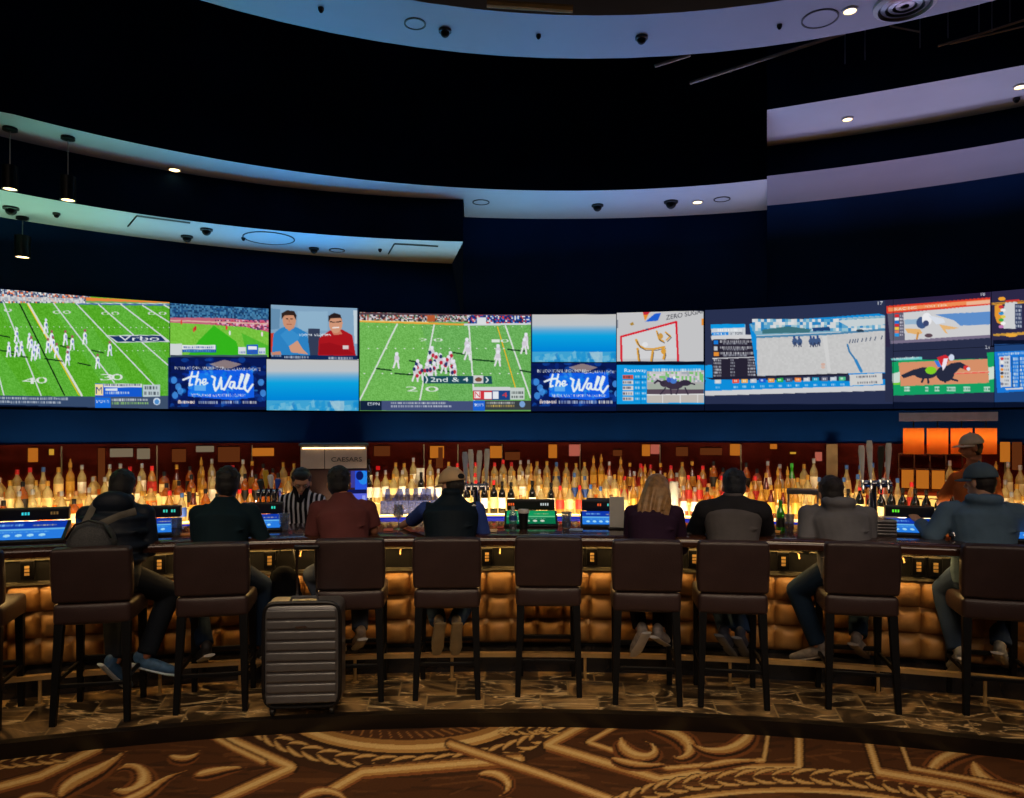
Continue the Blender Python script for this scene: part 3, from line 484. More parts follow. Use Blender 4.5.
# --- green framed race
cv.clip = (885, 343, 994.5, 402); cv.rect(885, 347, 995, 402, (40, 46, 72)); cv.text('21', *z6(766, 424), 4, 3, (200, 204, 215))
cv.poly([z6(146, 510), z6(190, 508), z6(192, 500), z6(780, 490), z6(778, 450), z6(826, 446), z6(845, 712), z6(156, 735)], (20, 158, 98)); cv.poly([z6(190, 516), z6(780, 492), z6(792, 650), z6(204, 672)], (212, 142, 104)); cv.poly([z6(148, 590), z6(200, 576), z6(200, 650), z6(150, 655)], (200, 215, 205)); cv.poly([z6(786, 548), z6(840, 540), z6(842, 620), z6(790, 632)], (205, 220, 208)); cv.poly([z6(152, 650), z6(200, 648), z6(200, 662), z6(152, 666)], (110, 200, 50)); cv.line([z6(200, 602), z6(790, 575)], .9, (226, 172, 140)); cv.line([z6(560, 590), z6(790, 580)], .9, (232, 90, 80))
cv.ell(*z6(370, 585), 12, 5.8, (38, 42, 62)); cv.ell(*z6(500, 590), 9, 8, (38, 42, 62)); cv.poly([z6(205, 600), z6(290, 562), z6(340, 552), z6(345, 600), z6(290, 600), z6(225, 620)], (38, 42, 62)); cv.poly([z6(500, 545), z6(540, 520), z6(600, 512), z6(650, 540), z6(645, 562), z6(600, 552), z6(550, 600)], (38, 42, 62)); cv.ell(*z6(640, 550), 2.8, 2.4, (214, 50, 50)); cv.ell(*z6(655, 558), 1.8, 1.8, (220, 225, 240))
for p in ([(360, 610), (345, 645)], [(385, 610), (388, 650)], [(480, 610), (500, 645)], [(520, 620), (580, 636)], [(500, 620), (470, 630)]): cv.line([z6(*q) for q in p], 2.0, (38, 42, 62))
cv.ell(*z6(405, 568), 5.5, 3.8, (130, 205, 40)); cv.poly([z6(425, 500), z6(455, 505), z6(475, 545), z6(450, 545)], (60, 120, 220)); cv.poly([z6(445, 482), z6(500, 464), z6(530, 480), z6(515, 520), z6(480, 545), z6(460, 510)], (206, 40, 50)); cv.poly([z6(490, 490), z6(520, 486), z6(505, 540), z6(485, 570), z6(478, 540)], (235, 225, 235)); cv.ell(*z6(542, 482), 2.9, 3.2, (206, 216, 235)); cv.poly([z6(140, 490), z6(345, 478), z6(346, 496), z6(142, 502)], (110, 196, 196)); cv.scrib(*z6(150, 484), 26, 1.8, (225, 235, 235), rng, shear=-.05)
for x, w in ((225, 5), (248, 3), (365, 4), (430, 5), (510, 10), (620, 8), (755, 7)): cv.rect(*z6(x, 676), *z6(x+w*6, 708), (205, 222, 212), .8); cv.scrib(*z6(x, 684), w, 2, (50, 120, 90), rng)
# --- gold framed table and blue tables, running on past the frame
cv.clip = (990, 275, 1110, 340); cv.rect(990, 275, 1110, 340, (44, 40, 70)); cv.poly([z6(806, 118), z6(1700, 60), z6(1700, 90), z6(808, 132)], (205, 150, 60)); cv.poly([z6(818, 326), z6(1700, 270), z6(1700, 300), z6(820, 340)], (200, 150, 60)); cv.line([z6(808, 124), z6(1700, 68)], .6, (120, 70, 40)); cv.ell(*z6(877, 92), 3.6, 2.0, (236, 160, 50)); cv.ell(*z6(940, 334), 6, 1.8, (236, 170, 60))
cv.poly([z6(900, 118), z6(980, 112), z6(975, 290), z6(890, 290), z6(865, 250)], (205, 206, 208)); cv.poly([z6(830, 135), z6(880, 122), z6(872, 180), z6(885, 270), z6(845, 250), z6(828, 200)], (226, 150, 50))
for i, c in enumerate([(200, 50, 60), (230, 230, 230), (50, 140, 200), (226, 200, 80), (60, 170, 70), (240, 240, 240), (190, 120, 180)]): cv.ell(*z6(872+(i % 2)*14, 145+i*22), 2.6, 1.6, c)
cv.poly([z6(900, 102), z6(990, 94), z6(1000, 106), z6(900, 114)], (200, 50, 50))
for k in range(6): cv.poly([z6(962+k*90, 125-k*5), z6(1010+k*90, 122-k*5), z6(1012+k*90, 285-k*5), z6(966+k*90, 288-k*5)], (56, 66, 98)); [cv.scrib(*z6(968+k*90, 135+r*26-k*5), 6, 2.4, (200, 205, 216), rng) for r in range(6)]
cv.clip = (994.5, 344, 1110, 402); cv.rect(994, 340, 1110, 402, (30, 66, 120)); cv.poly([z6(826, 445), z6(1700, 400), z6(1700, 660), z6(846, 718)], (24, 118, 214)); cv.poly([z6(858, 476), z6(930, 470), z6(938, 675), z6(870, 680)], (204, 208, 212)); cv.scrib(*z6(850, 452), 60, 2.2, (215, 225, 235), rng, shear=-.05)
for r in range(8):
    cv.ell(*z6(878, 490+r*24), 1.6, 1.4, [(206, 50, 60), (230, 230, 230), (40, 90, 180), (226, 140, 60), (60, 60, 80), (230, 160, 60), (200, 200, 205), (120, 120, 140)][r]); cv.scrib(*z6(895, 484+r*24), 4.5, 2, (110, 115, 130), rng)
    for k in range(8): cv.scrib(*z6(950+k*48, 484+r*25-k*3), 5, 2.6, (215, 222, 232), rng)
for k in range(8): cv.line([z6(943+k*48, 476-k*3), z6(950+k*48, 690-k*3)], .6, (24, 50, 96))
cv.poly([z6(900, 688), z6(1020, 680), z6(1020, 692), z6(904, 698)], (205, 208, 212))
cv.clip = None
# ---------------------------------------------------------------- materials
M = {}
M['navy'] = pm('navy_paint', (0, 30, 66), 0.8, var=0.2, scale=1.5, spec=.08)
M['header'] = pm('header_paint', (0, 36, 92), 0.8, var=0.15, scale=2, spec=.06)
M['black'] = pm('black_paint', (4, 24, 46), 0.85, var=0.3, scale=2, spec=.05)
M['soffit'] = pm('soffit_paint', (204, 208, 214), 0.55, var=0.04, scale=2.5)
M['soffit_dim'] = pm('dimmed_soffit_paint', (146, 144, 158), 0.6, var=0.04, scale=2.5)  # soffit paint darkened so the right cove's dimmer light sits in its colour
M['ring'] = pm('ring_paint', (164, 168, 178), 0.55, var=0.04, scale=2.5)
M['casing'] = pm('display_casing', (14, 18, 30), 0.5)
M['blackmetal'] = pm('black_metal', (14, 14, 16), 0.35, 0.6)
M['darkplastic'] = pm('dark_plastic', (16, 16, 18), 0.4)
M['brass'] = pm('brass', (206, 170, 112), 0.35, 0.5, bump=0.05)
M['chrome'] = pm('chrome', (200, 200, 205), 0.15, 1.0)
M['steel'] = pm('brushed_steel', (140, 138, 140), 0.3, 0.8)
M['leather'] = pm('tan_leather', (166, 122, 70), 0.42, var=0.12, scale=5, bump=0.25, bscale=120)
M['barwood'] = pm('bar_wood', (62, 36, 26), 0.2, var=0.35, scale=6, coat=0.6)
M['panel'] = pm('bronze_panel', (104, 98, 84), 0.45, 0.3, var=0.2)
M['white'] = pm('white_plastic', (215, 213, 208), 0.45, var=0.03)
M['trimblack'] = pm('black_stone_trim', (16, 12, 10), 0.35, var=0.3)
M['stool'] = pm('brown_stool_leather', (54, 39, 39), 0.4, var=0.15, scale=8, bump=0.2, bscale=150)
M['stoolleg'] = pm('black_lacquered_wood', (5, 6, 9), 0.5, spec=.25)
M['warm'] = em('warm_lamp', (255, 214, 150), 6.0)
M['warmdim'] = em('warm_lamp_dim', (255, 205, 130), 1.6)
M['shelfglow'] = em('lit_shelf', (255, 196, 100), 1.35)
M['strip'] = em('warm_light_strip', (255, 202, 122), 34.0)
M['bluestrip'] = em('blue_light_strip', (30, 60, 255), .5)
M['mirror'] = pm('red_tinted_mirror', (122, 44, 36), 0.14, 0.8, var=0.2, scale=3)

# ---------------------------------------------------------------- the room: floor, platform, walls, ceiling
def deg2(xs, ys, d=2):
    p = np.polyfit(xs, ys, d); return lambda x: float(np.polyval(p, x))
def cp(px, py, H):
    Y = F*H/(HZ-py); return Vector(((px-512)/F*Y, Y, EYE+H))
def ribbon(mb, curves, m=0):
    n = len(curves[0]); vs = [p for c in curves for p in c]; fs = []
    for i in range(len(curves)-1):
        for k in range(n-1): fs.append((i*n+k, i*n+k+1, (i+1)*n+k+1, (i+1)*n+k))
    return mb.add(vs, fs, m)
def st(o): o['kind'] = 'structure'; return o
H1, H2, H3, HR, ZC = 1.84, 2.25, 2.51, 2.8, 6.3
yN = deg2([0, 88, 175, 250, 350, 462, 512, 637, 767], [112, 131, 150, 166, 179, 188.5, 190, 187.5, 180], 3)
yC = deg2([463, 512, 640, 767], [217, 218.5, 217.5, 210]); yB = deg2([0, 125, 250, 462], [190, 211, 228.5, 241.5]); yBf = deg2([0, 125, 250, 452], [217.5, 234, 251, 263.5])
yR = deg2([767, 896, 1024], [176, 159.5, 138.5]); yR3 = deg2([766, 887, 1024], [110, 90, 65]); yR3f = deg2([767, 887, 1024], [146.5, 130, 106])
PL_ = lr(-150, 463, 30); PC_ = lr(463, 767, 16); PR_ = lr(767, 1170, 22)
def yn(x): return yN(x) if x > 0 else 112+x*.235
low = lambda xs: [backp(x, 8.2, 3.0) for x in xs]
# soffits (white painted undersides)
mb = MB(); ribbon(mb, [[cp(x, yn(x), H2) for x in PL_], [cp(x, yBf(x)+(-28), H2)+Vector((0, 0.6, 0)) for x in PL_]])
st(mb.build('trim_1', M['soffit'], sharp=30)); tag(bpy.data.objects['trim_1'], 'pale painted upper soffit curving above the left football display')
mb = MB(); xs2 = [-150+(452+150)*(x+150)/613 for x in PL_]
nb = [cp(x, yB(x), H1) for x in PL_]; fb = [cp(x, yBf(x), H1) for x in xs2]; up = lambda ps, z: [Vector((p.x, p.y, z)) for p in ps]
ribbon(mb, [nb, fb]); ribbon(mb, [nb, up(nb, EYE+H2+.02)], 1); mb.add([nb[-1], fb[-1], up(fb, EYE+H2+.02)[-1], up(nb, EYE+H2+.02)[-1]], [(0, 1, 2, 3)], 1)
st(mb.build('trim_2', [M['soffit'], M['black']], sharp=30))
mb = MB(); ribbon(mb, [[cp(x, yn(x), H2) for x in PC_], [cp(x, yC(x), H2) for x in PC_]]); st(mb.build('trim_3', M['soffit'], sharp=30))
mb = MB(); prof = []
nr = [cp(x, yR(x), H2) for x in PR_]; wl = low(PR_)
for u in [i/14 for i in range(15)]:
    cu = []
    for p, w in zip(nr, wl):
        d = Vector((w.x-p.x, w.y-p.y, 0)); P0, P1, P2, P3 = p, p+d*.8, p+d*1.0+Vector((0, 0, -.22)), w
        cu.append(P0*(1-u)**3+P1*3*u*(1-u)**2+P2*3*u*u*(1-u)+P3*u**3)
    prof.append(cu)
ribbon(mb, prof[:5]); ribbon(mb, prof[4:], 1); st(mb.build('trim_4', [M['soffit_dim'], M['navy']], sharp=60))
mb = MB(); n3 = [cp(x, yR3(x), H3) for x in PR_]; f3 = [cp(x, yR3f(x), H3) for x in PR_]; ribbon(mb, [n3, f3]); st(mb.build('trim_5', M['soffit'], sharp=30))
# dark fascias
mb = MB(); a = [cp(x, yn(x), H2) for x in PL_+PC_[1:]]; ribbon(mb, [a, up(a, ZC)]); ribbon(mb, [f3, [Vector((p.x, p.y, EYE+H2)) for p in f3]]); ribbon(mb, [n3, up(n3, ZC)])
q = [n3[0], f3[0], Vector((f3[0].x, f3[0].y, EYE+H2)), a[-1], Vector((a[-1].x, a[-1].y, ZC)), Vector((n3[0].x, n3[0].y, ZC))]
mb.add([n3[0], a[-1], Vector((a[-1].x, a[-1].y, ZC)), Vector((n3[0].x, n3[0].y, ZC))], [(0, 1, 2, 3)]); st(mb.build('wall_upper', M['black'], sharp=30))
mb = MB(); ribbon(mb, [low(PL_), fb]); ribbon(mb, [low(PC_), [cp(x, yC(x), H2) for x in PC_]]); ribbon(mb, [[backp(x, 8.2, 2.0) for x in lr(-150, 1170, 60)], [backp(x, 8.2, 3.0) for x in lr(-150, 1170, 60)]]); st(mb.build('wall_back', M['navy'], sharp=30))
tha = [backth(x) for x in lr(-150, 1170, 66)]
fnb = lambda th, r, z: Vector((r*math.sin(th), r*math.cos(th), z))
mb = MB(); mb.sweep(fnb, [(7.98, 1.715), (7.98, 2.045), (8.3, 2.045), (8.3, 1.715)], tha); st(mb.build('wall_header', M['header'], sharp=30))
mb = MB(); mb.sweep(fnb, [(7.955, 0.0), (7.955, 1.73), (8.1, 1.73), (8.1, 0.0)], tha); st(mb.build('wall_mirror', M['mirror'], sharp=30))
# hanging ring soffit
mb = MB(); ra = [2*math.pi*i/96 for i in range(97)]
mb.sweep(lambda t, r, z: Vector((.56+r*math.sin(t), .77+r*math.cos(t), z)), [(4.23, EYE+HR), (4.81, EYE+HR), (4.81, EYE+HR+.2), (4.23, EYE+HR+.2)], ra, caps=False); st(mb.build('ceiling_ring', M['ring'], sharp=30))
mb = MB(); mb.box((0, 2, ZC+.05), (15, 18, .1)); st(mb.build('ceiling', M['black']))
for nm, c, s in (('wall_left', (-7.2, 2, 3.1), (.1, 18, 6.5)), ('wall_right', (7.2, 2, 3.1), (.1, 18, 6.5)), ('wall_front', (0, -6.5, 3.1), (15, .1, 6.5))):
    mb = MB(); mb.box(c, s); st(mb.build(nm, M['black']))
# marble platform
def floor_mesh():
    ph = lr(-.62, .62, 90); rs = lr(4.9, 9.2, 40); P = np.array([[list(barp(p, r, 0)) for p in ph] for r in rs]); h, w = P.shape[:2]
    mb = MB(); mb.v = [Vector(p) for p in P.reshape(-1, 3)]
    for i in range(h-1):
        for j in range(w-1): mb.f.append((i*w+j, i*w+j+1, (i+1)*w+j+1, (i+1)*w+j)); mb.m.append(0)
    n0 = len(mb.v)
    mat = bpy.data.materials.new('marble_tiles'); mat.use_nodes = True; nt = mat.node_tree; b = nt.nodes['Principled BSDF']; L = nt.links.new
    tc = nt.nodes.new('ShaderNodeTexCoord')
    def ramp(f, els):
        r = nt.nodes.new('ShaderNodeValToRGB'); L(f, r.inputs[0])
        while len(r.color_ramp.elements) > 2: r.color_ramp.elements.remove(r.color_ramp.elements[-1])
        r.color_ramp.elements[0].position, r.color_ramp.elements[0].color = els[0][0], lin(els[0][1])+(1,)
        r.color_ramp.elements[1].position, r.color_ramp.elements[1].color = els[-1][0], lin(els[-1][1])+(1,)
        for p, c in els[1:-1]: e = r.color_ramp.elements.new(p); e.color = lin(c)+(1,)
        return r.outputs[0]
    uv = nt.nodes.new('ShaderNodeUVMap'); uv.uv_map = 'UVMap'
    br = nt.nodes.new('ShaderNodeTexBrick'); L(uv.outputs[0], br.inputs['Vector']); br.inputs['Scale'].default_value = 1; br.inputs['Brick Width'].default_value = .40; br.inputs['Row Height'].default_value = .30; br.inputs['Mortar Size'].default_value = .006; br.offset = .5
    br.inputs['Color1'].default_value = (0, 0, 0, 1); br.inputs['Color2'].default_value = (1, 1, 1, 1); br.inputs['Mortar'].default_value = (0, 0, 0, 1)
    # every tile is cut from another spot of the slab
    ad = nt.nodes.new('ShaderNodeVectorMath'); ad.operation = 'MULTIPLY_ADD'; L(br.outputs['Color'], ad.inputs[0]); ad.inputs[1].default_value = (7, 13, 5); L(tc.outputs['Object'], ad.inputs[2])
    n1 = nt.nodes.new('ShaderNodeTexNoise'); n1.inputs['Scale'].default_value = 1.6; n1.inputs['Detail'].default_value = 8; n1.inputs['Distortion'].default_value = 2.2; L(ad.outputs[0], n1.inputs['Vector'])
    mp = nt.nodes.new('ShaderNodeMapping'); mp.inputs['Scale'].default_value = (1, 3.0, 1); mp.inputs['Rotation'].default_value = (0, 0, .35); L(ad.outputs[0], mp.inputs[0]); 
    n2 = nt.nodes.new('ShaderNodeTexNoise'); n2.inputs['Scale'].default_value = 1.3; n2.inputs['Detail'].default_value = 7; n2.inputs['Distortion'].default_value = 1.6; L(mp.outputs[0], n2.inputs['Vector'])
    base = ramp(n1.outputs['Fac'], [(.34, (26, 21, 16)), (.5, (66, 52, 36)), (.64, (158, 126, 82))])
    vein = ramp(n2.outputs['Fac'], [(.482, (0, 0, 0)), (.5, (255, 255, 255)), (.518, (0, 0, 0))])
    mx = nt.nodes.new('ShaderNodeMixRGB'); L(vein, mx.inputs[0]); L(base, mx.inputs[1]); mx.inputs[2].default_value = lin((226, 196, 146))+(1,)
    mx2 = nt.nodes.new('ShaderNodeMixRGB'); L(br.outputs['Fac'], mx2.inputs[0]); L(mx.outputs[0], mx2.inputs[1]); mx2.inputs[2].default_value = lin((150, 126, 86))+(1,)
    L(mx2.outputs[0], b.inputs['Base Color']); b.inputs['Roughness'].default_value = .28
    o = mb.build('floor', mat, sharp=30); uvl = o.data.uv_layers.new(name='UVMap')
    for lp in o.data.loops:
        v = o.data.vertices[lp.vertex_index].co; R = math.hypot(v.x, v.y+4.7); uvl.data[lp.index].uv = (math.atan2(v.x, v.y+4.7)*10, R)
    return o
st(floor_mesh())
pa = lr(-.62, .62, 60)
mb = MB(); mb.sweep(barp, [(4.86, -.1), (4.86, .004), (4.93, .004), (4.93, -.1)], pa); st(mb.build('trim_6', M['trimblack'], sharp=30))
# carpet
cc = Canvas(-110, 700, 1134, 850, 3, (74, 44, 24))
g = np.random.RandomState(11)
for i in range(520):
    x = g.uniform(-110, 1134); y = g.uniform(715, 850); l = g.uniform(15, 80); cc.line([(x, y), (x+l, y+g.uniform(-8, 8))], g.uniform(1, 4), [(56, 34, 20), (104, 66, 36), (46, 28, 18), (112, 72, 40)][g.randint(4)], .5)
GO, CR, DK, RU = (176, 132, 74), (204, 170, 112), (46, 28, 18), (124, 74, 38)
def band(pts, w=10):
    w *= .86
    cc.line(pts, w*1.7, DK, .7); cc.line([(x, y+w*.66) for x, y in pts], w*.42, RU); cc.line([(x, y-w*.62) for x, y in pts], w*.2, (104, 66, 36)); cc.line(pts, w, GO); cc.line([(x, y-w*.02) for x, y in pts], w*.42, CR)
def bez(p, n=34):
    o = []
    for i in range(n+1):
        q = [tuple(map(float, v)) for v in p]; t = i/n
        while len(q) > 1: q = [(a[0]+(b[0]-a[0])*t, a[1]+(b[1]-a[1])*t) for a, b in zip(q[:-1], q[1:])]
        o.append(q[0])
    return o
def brush(p, w, col, a=1.0, e=.6, sy=.62):
    o = bez(p); n = len(o)-1
    for i, (x, y) in enumerate(o): k = w*max(.06, math.sin(math.pi*(i/n)**e)); cc.ell(x, y, k, k*sy, col, a)
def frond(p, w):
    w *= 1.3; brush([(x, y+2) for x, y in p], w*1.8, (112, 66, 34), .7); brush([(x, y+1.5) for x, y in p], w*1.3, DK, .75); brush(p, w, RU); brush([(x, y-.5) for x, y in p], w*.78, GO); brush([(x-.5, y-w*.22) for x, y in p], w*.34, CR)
def arc(cx, cy, rx, ry, a0, a1, n=40): return [(cx+rx*math.cos(a0+(a1-a0)*i/n), cy+ry*math.sin(a0+(a1-a0)*i/n)) for i in range(n+1)]
def laurel(pts, s, col=GO):
    for i in range(0, len(pts)-1):
        (xa, ya), (xb, yb) = pts[i], pts[i+1]; dx, dy = xb-xa, yb-ya; L = math.hypot(dx, dy); dx /= L; dy /= L
        for sg in (-1, 1):
            t = (xa+dx*L*1.5-dy*sg*s*.55, ya+dy*L*1.5+dx*sg*s*.45); m = (xa+dx*L*.6-dy*sg*s*.8, ya+dy*L*.6+dx*sg*s*.62)
            brush([(xa, ya), m, t], s*.30, DK, .8, 1.0); brush([(xa, ya), m, t], s*.22, col, 1, 1.0); brush([(xa, ya-.4), m, t], s*.08, CR, .9, 1.0)
# medallion on the left, cut by the platform
cc.ell(405, 712, 182, 66, (58, 36, 22)); cc.ell(405, 708, 132, 48, DK); cc.ell(405, 707, 128, 46, GO); cc.ell(405, 706, 124, 43.5, CR); cc.ell(405, 705, 117, 40, (150, 108, 58)); cc.ell(405, 704, 110, 36, (72, 44, 26))
for i in range(30): a = .1+i*.1; cc.line([(405+106*math.cos(a), 705+33*math.sin(a)), (405+90*math.cos(a+.05), 705+27*math.sin(a+.05))], 1.4, (150, 104, 56), .9)
cc.ell(405, 706, 62, 24, DK); cc.ell(405, 706, 58, 22, GO); cc.ell(405, 705, 50, 18, CR); cc.ell(405, 705, 44, 15, (96, 60, 34))
laurel(arc(405, 708, 158, 55, math.pi*.97, .03, 24), 13)
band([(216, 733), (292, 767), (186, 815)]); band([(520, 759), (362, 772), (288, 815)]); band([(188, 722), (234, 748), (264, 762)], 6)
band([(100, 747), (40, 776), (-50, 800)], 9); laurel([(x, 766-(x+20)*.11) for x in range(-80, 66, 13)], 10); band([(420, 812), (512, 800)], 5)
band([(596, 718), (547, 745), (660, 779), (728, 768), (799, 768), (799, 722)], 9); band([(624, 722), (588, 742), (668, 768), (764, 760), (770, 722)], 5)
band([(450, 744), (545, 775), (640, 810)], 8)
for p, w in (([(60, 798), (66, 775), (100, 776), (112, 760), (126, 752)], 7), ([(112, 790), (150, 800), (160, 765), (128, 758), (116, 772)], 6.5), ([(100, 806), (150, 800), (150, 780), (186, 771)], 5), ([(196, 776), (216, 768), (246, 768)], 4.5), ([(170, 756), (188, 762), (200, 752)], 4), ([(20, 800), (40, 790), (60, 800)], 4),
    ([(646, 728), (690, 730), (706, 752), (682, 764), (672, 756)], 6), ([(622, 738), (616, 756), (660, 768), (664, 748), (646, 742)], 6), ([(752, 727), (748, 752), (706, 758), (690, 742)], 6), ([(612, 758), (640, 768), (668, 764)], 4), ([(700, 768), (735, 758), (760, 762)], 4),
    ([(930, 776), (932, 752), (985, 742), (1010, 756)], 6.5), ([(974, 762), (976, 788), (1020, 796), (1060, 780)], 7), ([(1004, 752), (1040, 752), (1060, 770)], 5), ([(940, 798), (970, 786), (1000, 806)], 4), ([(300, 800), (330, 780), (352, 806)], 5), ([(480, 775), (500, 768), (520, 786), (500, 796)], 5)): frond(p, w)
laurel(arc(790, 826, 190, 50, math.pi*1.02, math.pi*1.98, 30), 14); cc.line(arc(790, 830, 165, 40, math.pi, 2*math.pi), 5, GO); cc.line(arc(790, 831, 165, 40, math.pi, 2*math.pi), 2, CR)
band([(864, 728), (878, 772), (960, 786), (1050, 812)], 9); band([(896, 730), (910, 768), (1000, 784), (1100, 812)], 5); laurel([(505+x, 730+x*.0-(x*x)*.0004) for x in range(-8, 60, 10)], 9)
mcar = attr_pm('patterned_carpet', 0.9)
Xc = np.arange(-5.2, 5.2, .011); Yc = np.arange(3.3, 5.15, .012); XX, YY = np.meshgrid(Xc, Yc); ZZ = np.full_like(XX, -.09)
px = 512+XX/YY*F; py = HZ+(EYE+.09)/YY*F; colr = cc.sample(px, py); out = (px < -100) | (px > 1124) | (py > 845) | (py < 705)
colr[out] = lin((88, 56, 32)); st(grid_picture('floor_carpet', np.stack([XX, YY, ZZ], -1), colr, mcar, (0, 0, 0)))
mb = MB(); mb.box((0, -1.6, -.14), (14.6, 10, .1)); st(mb.build('floor_carpet_hall', pm('plain_carpet', (88, 56, 32), 0.9, var=.4, scale=3)))

# ---------------------------------------------------------------- the video wall
mdisp = attr_em('display_picture', 1.0)
def zc(px, py): return backz(px, py, RS)
SCR = [(-80, 169.8, 3.13, 2.07, 'large left video display showing a football game with a boxed logo on the field'),
 (170.2, 268.8, zc(170, 303), zc(220, 357), 'upper video display showing a green soccer pitch'),
 (170.2, 266.2, zc(220, 357.3), 2.07, 'lower video display with large white script on bright blue, under the soccer'),
 (270.6, 358.6, zc(300, 306), zc(315, 359.2), 'video display showing two seated men in blue and red shirts'),
 (266.6, 358.6, zc(315, 359.5), 2.066, 'video display of blue sky and ice under the two men'),
 (359.4, 531, 3.125, 2.066, 'large centre video display showing a football game, 2nd & 4'),
 (531.4, 616.4, 3.125, zc(574, 362.6), 'video display of grey cloud over blue sky above the white script advert'),
 (531.4, 616.4, zc(574, 363), 2.066, 'video display with large white script on bright blue, right of the centre football game'),
 (616.8, 703.6, 3.13, zc(660, 363.5), 'video display with red frame and golden figure, ZERO SUGAR lettering'),
 (616.8, 704.2, zc(660, 364), 2.066, 'video display showing horses racing beside a blue betting table'),
 (704.8, 893, 3.13, 2.066, 'wide video display of two horses on a pale track with result tables'),
 (893.4, 991, 3.13, zc(940, 349), 'orange bordered video display of horse racing, number 18 above'),
 (893.4, 994, zc(940, 349.4), 2.066, 'green bordered video display of a dark horse and jockey on brown dirt'),
 (991.6, 1100, 3.13, zc(1040, 343), 'gold framed video display with betting table at the right edge'),
 (994.4, 1100, zc(1040, 343.4), 2.066, 'blue video display of result tables, lower right corner')]
for x0, x1, zt, zb, lab in SCR:
    base = backp((x0+x1)/2, RS, zb); t = thing('video_display', base, lab, 'screen', 'displays of the curved video wall')
    n = int((x1-x0)/.62)+2; xs = np.linspace(x0, x1, n); th = np.arctan((xs-512)/F); m = int((zt-zb)/.0066)+2; zs = np.linspace(zt, zb, m)
    T, Z = np.meshgrid(th, zs); P = np.stack([RS*np.sin(T), RS*np.cos(T), Z], -1); X = 512+np.tan(T)*F; Yp = HZ-(Z-EYE)*F/(RS*np.cos(T))
    grid_picture('picture', P, cv.sample(X, Yp), mdisp, base, t)
    mb = MB(); mb.sweep(fnb, [(RS+.004, zb), (RS+.004, zt), (RS+.09, zt), (RS+.09, zb)], [backth(x) for x in lr(x0, x1, 10)]); mb.build('casing', M['casing'], t)
# ---------------------------------------------------------------- the bar counter
ba = lr(-.47, .47, 110)
t = thing('bar_counter', barp(0, 5.75, 0), 'long curved bar counter with tufted tan leather front and polished wood top', 'bar')
mb = MB(); mb.sweep(barp, [(5.70, 0), (5.70, .16), (5.80, .175), (6.2, .175), (6.2, 0)], ba); mb.build('base', pm('dark_marble', (26, 26, 32), .25, var=.5, scale=5), t)
mb = MB(); mb.sweep(barp, [(5.83, .16), (5.83, 1.008), (6.2, 1.008), (6.2, .16)], ba); mb.build('front_panel', M['darkplastic'], t)
# tufted cushions: one upholstered surface
mb = MB(); NT = 46; a0, a1 = -.44, .44; cu, rv = 7, 7; da = (a1-a0)/NT
angs = []; 
for i in range(NT): angs += [a0+da*(i+q/cu) for q in range(cu)]
angs.append(a1); zz = []
zb, zt = .19, .757; rows = 3; dz = (zt-zb)/rows
for j in range(rows): zz += [zb+dz*(j+q/rv) for q in range(rv)]
zz.append(zt)
def puffy(u): u = u % 1.0; return max(0.0, 1-abs(2*u-1)**3.0)
vs = []
for a in angs:
    for z in zz:
        u = (a-a0)/da; v = (z-zb)/dz; e = (puffy(u)*puffy(v))**.6; wob = .003*math.sin(a*57+z*31)
        vs.append(barp(a, 5.82-.078*e+wob*e, z-.006*math.sin(puffy(u)*3.1)*(puffy(v))))
n = len(zz); fs = [(i*n+j, i*n+j+1, (i+1)*n+j+1, (i+1)*n+j) for i in range(len(angs)-1) for j in range(n-1)]
mb.add(vs, fs); mb.build('tufted_front', M['leather'], t, sharp=65)
mb = MB(); pr = [(5.41, 1.006), (5.375, 1.02), (5.368, 1.048), (5.378, 1.076), (5.40, 1.091), (5.43, 1.096), (6.2, 1.096), (6.2, 1.006)]; mb.sweep(barp, pr, ba); mb.build('bar_top', M['barwood'], t, sharp=50)
mb = MB(); mb.sweep(barp, [(5.80, .935), (5.80, .998), (5.835, .998), (5.835, .935)], ba); mb.build('upper_rail', M['panel'], t)
mb = MB(); mb.sweep(barp, [(5.79, .762), (5.79, .785), (5.835, .785), (5.835, .762)], ba); mb.build('lower_rail', M['panel'], t)
mb = MB(); mb.sweep(barp, [(5.67, .998), (5.67, 1.006), (5.70, 1.006), (5.70, .998)], ba); mb.build('light_strip', M['strip'], t)
mb = MB(); mb.sweep(barp, [(5.49, .175), (5.49, .205), (5.54, .205), (5.54, .175)], ba); fr = mb.build('foot_rail', M['brass'], t)
for px in (40, 160, 240, 355, 452, 585, 730, 878, 985):
    p = barphi(px, 5.515); mb = MB(); mb.tube([barp(p, 5.515, 0), barp(p, 5.515, .176)], .012); mb.lathe([(.03, 0), (.03, .006), (.012, .01)], barp(p, 5.515, 0)); mb.build('rail_post', M['brass'], t)
def localframe(a):      # outward (away from the viewer) and rightward unit vectors at bar angle a
    return Vector((math.sin(a), math.cos(a), 0)), Vector((math.cos(a), -math.sin(a), 0))
def R3(ex, ey, ez): return Matrix((ex, ey, ez)).transposed()
for px in (28, 160, 270, 487, 592, 694, 783, 918, 935):
    a = barphi(px, 5.8); f, r = localframe(a); mb = MB(); c = barp(a, 5.79, .87); mb.box(c, (.085, .03, .13), R3(r, f, Vector((0, 0, 1)))); o = mb.build('outlet_box', M['blackmetal'], t, bevel=.004)
    mb = MB(); [mb.box(c-f*.017+Vector((0, 0, dz)), (.03, .004, .018), R3(r, f, Vector((0, 0, 1)))) for dz in (-.025, 0, .025)]; o2 = mb.build('socket', M['brass'], o); o2.location = (0, 0, 0)
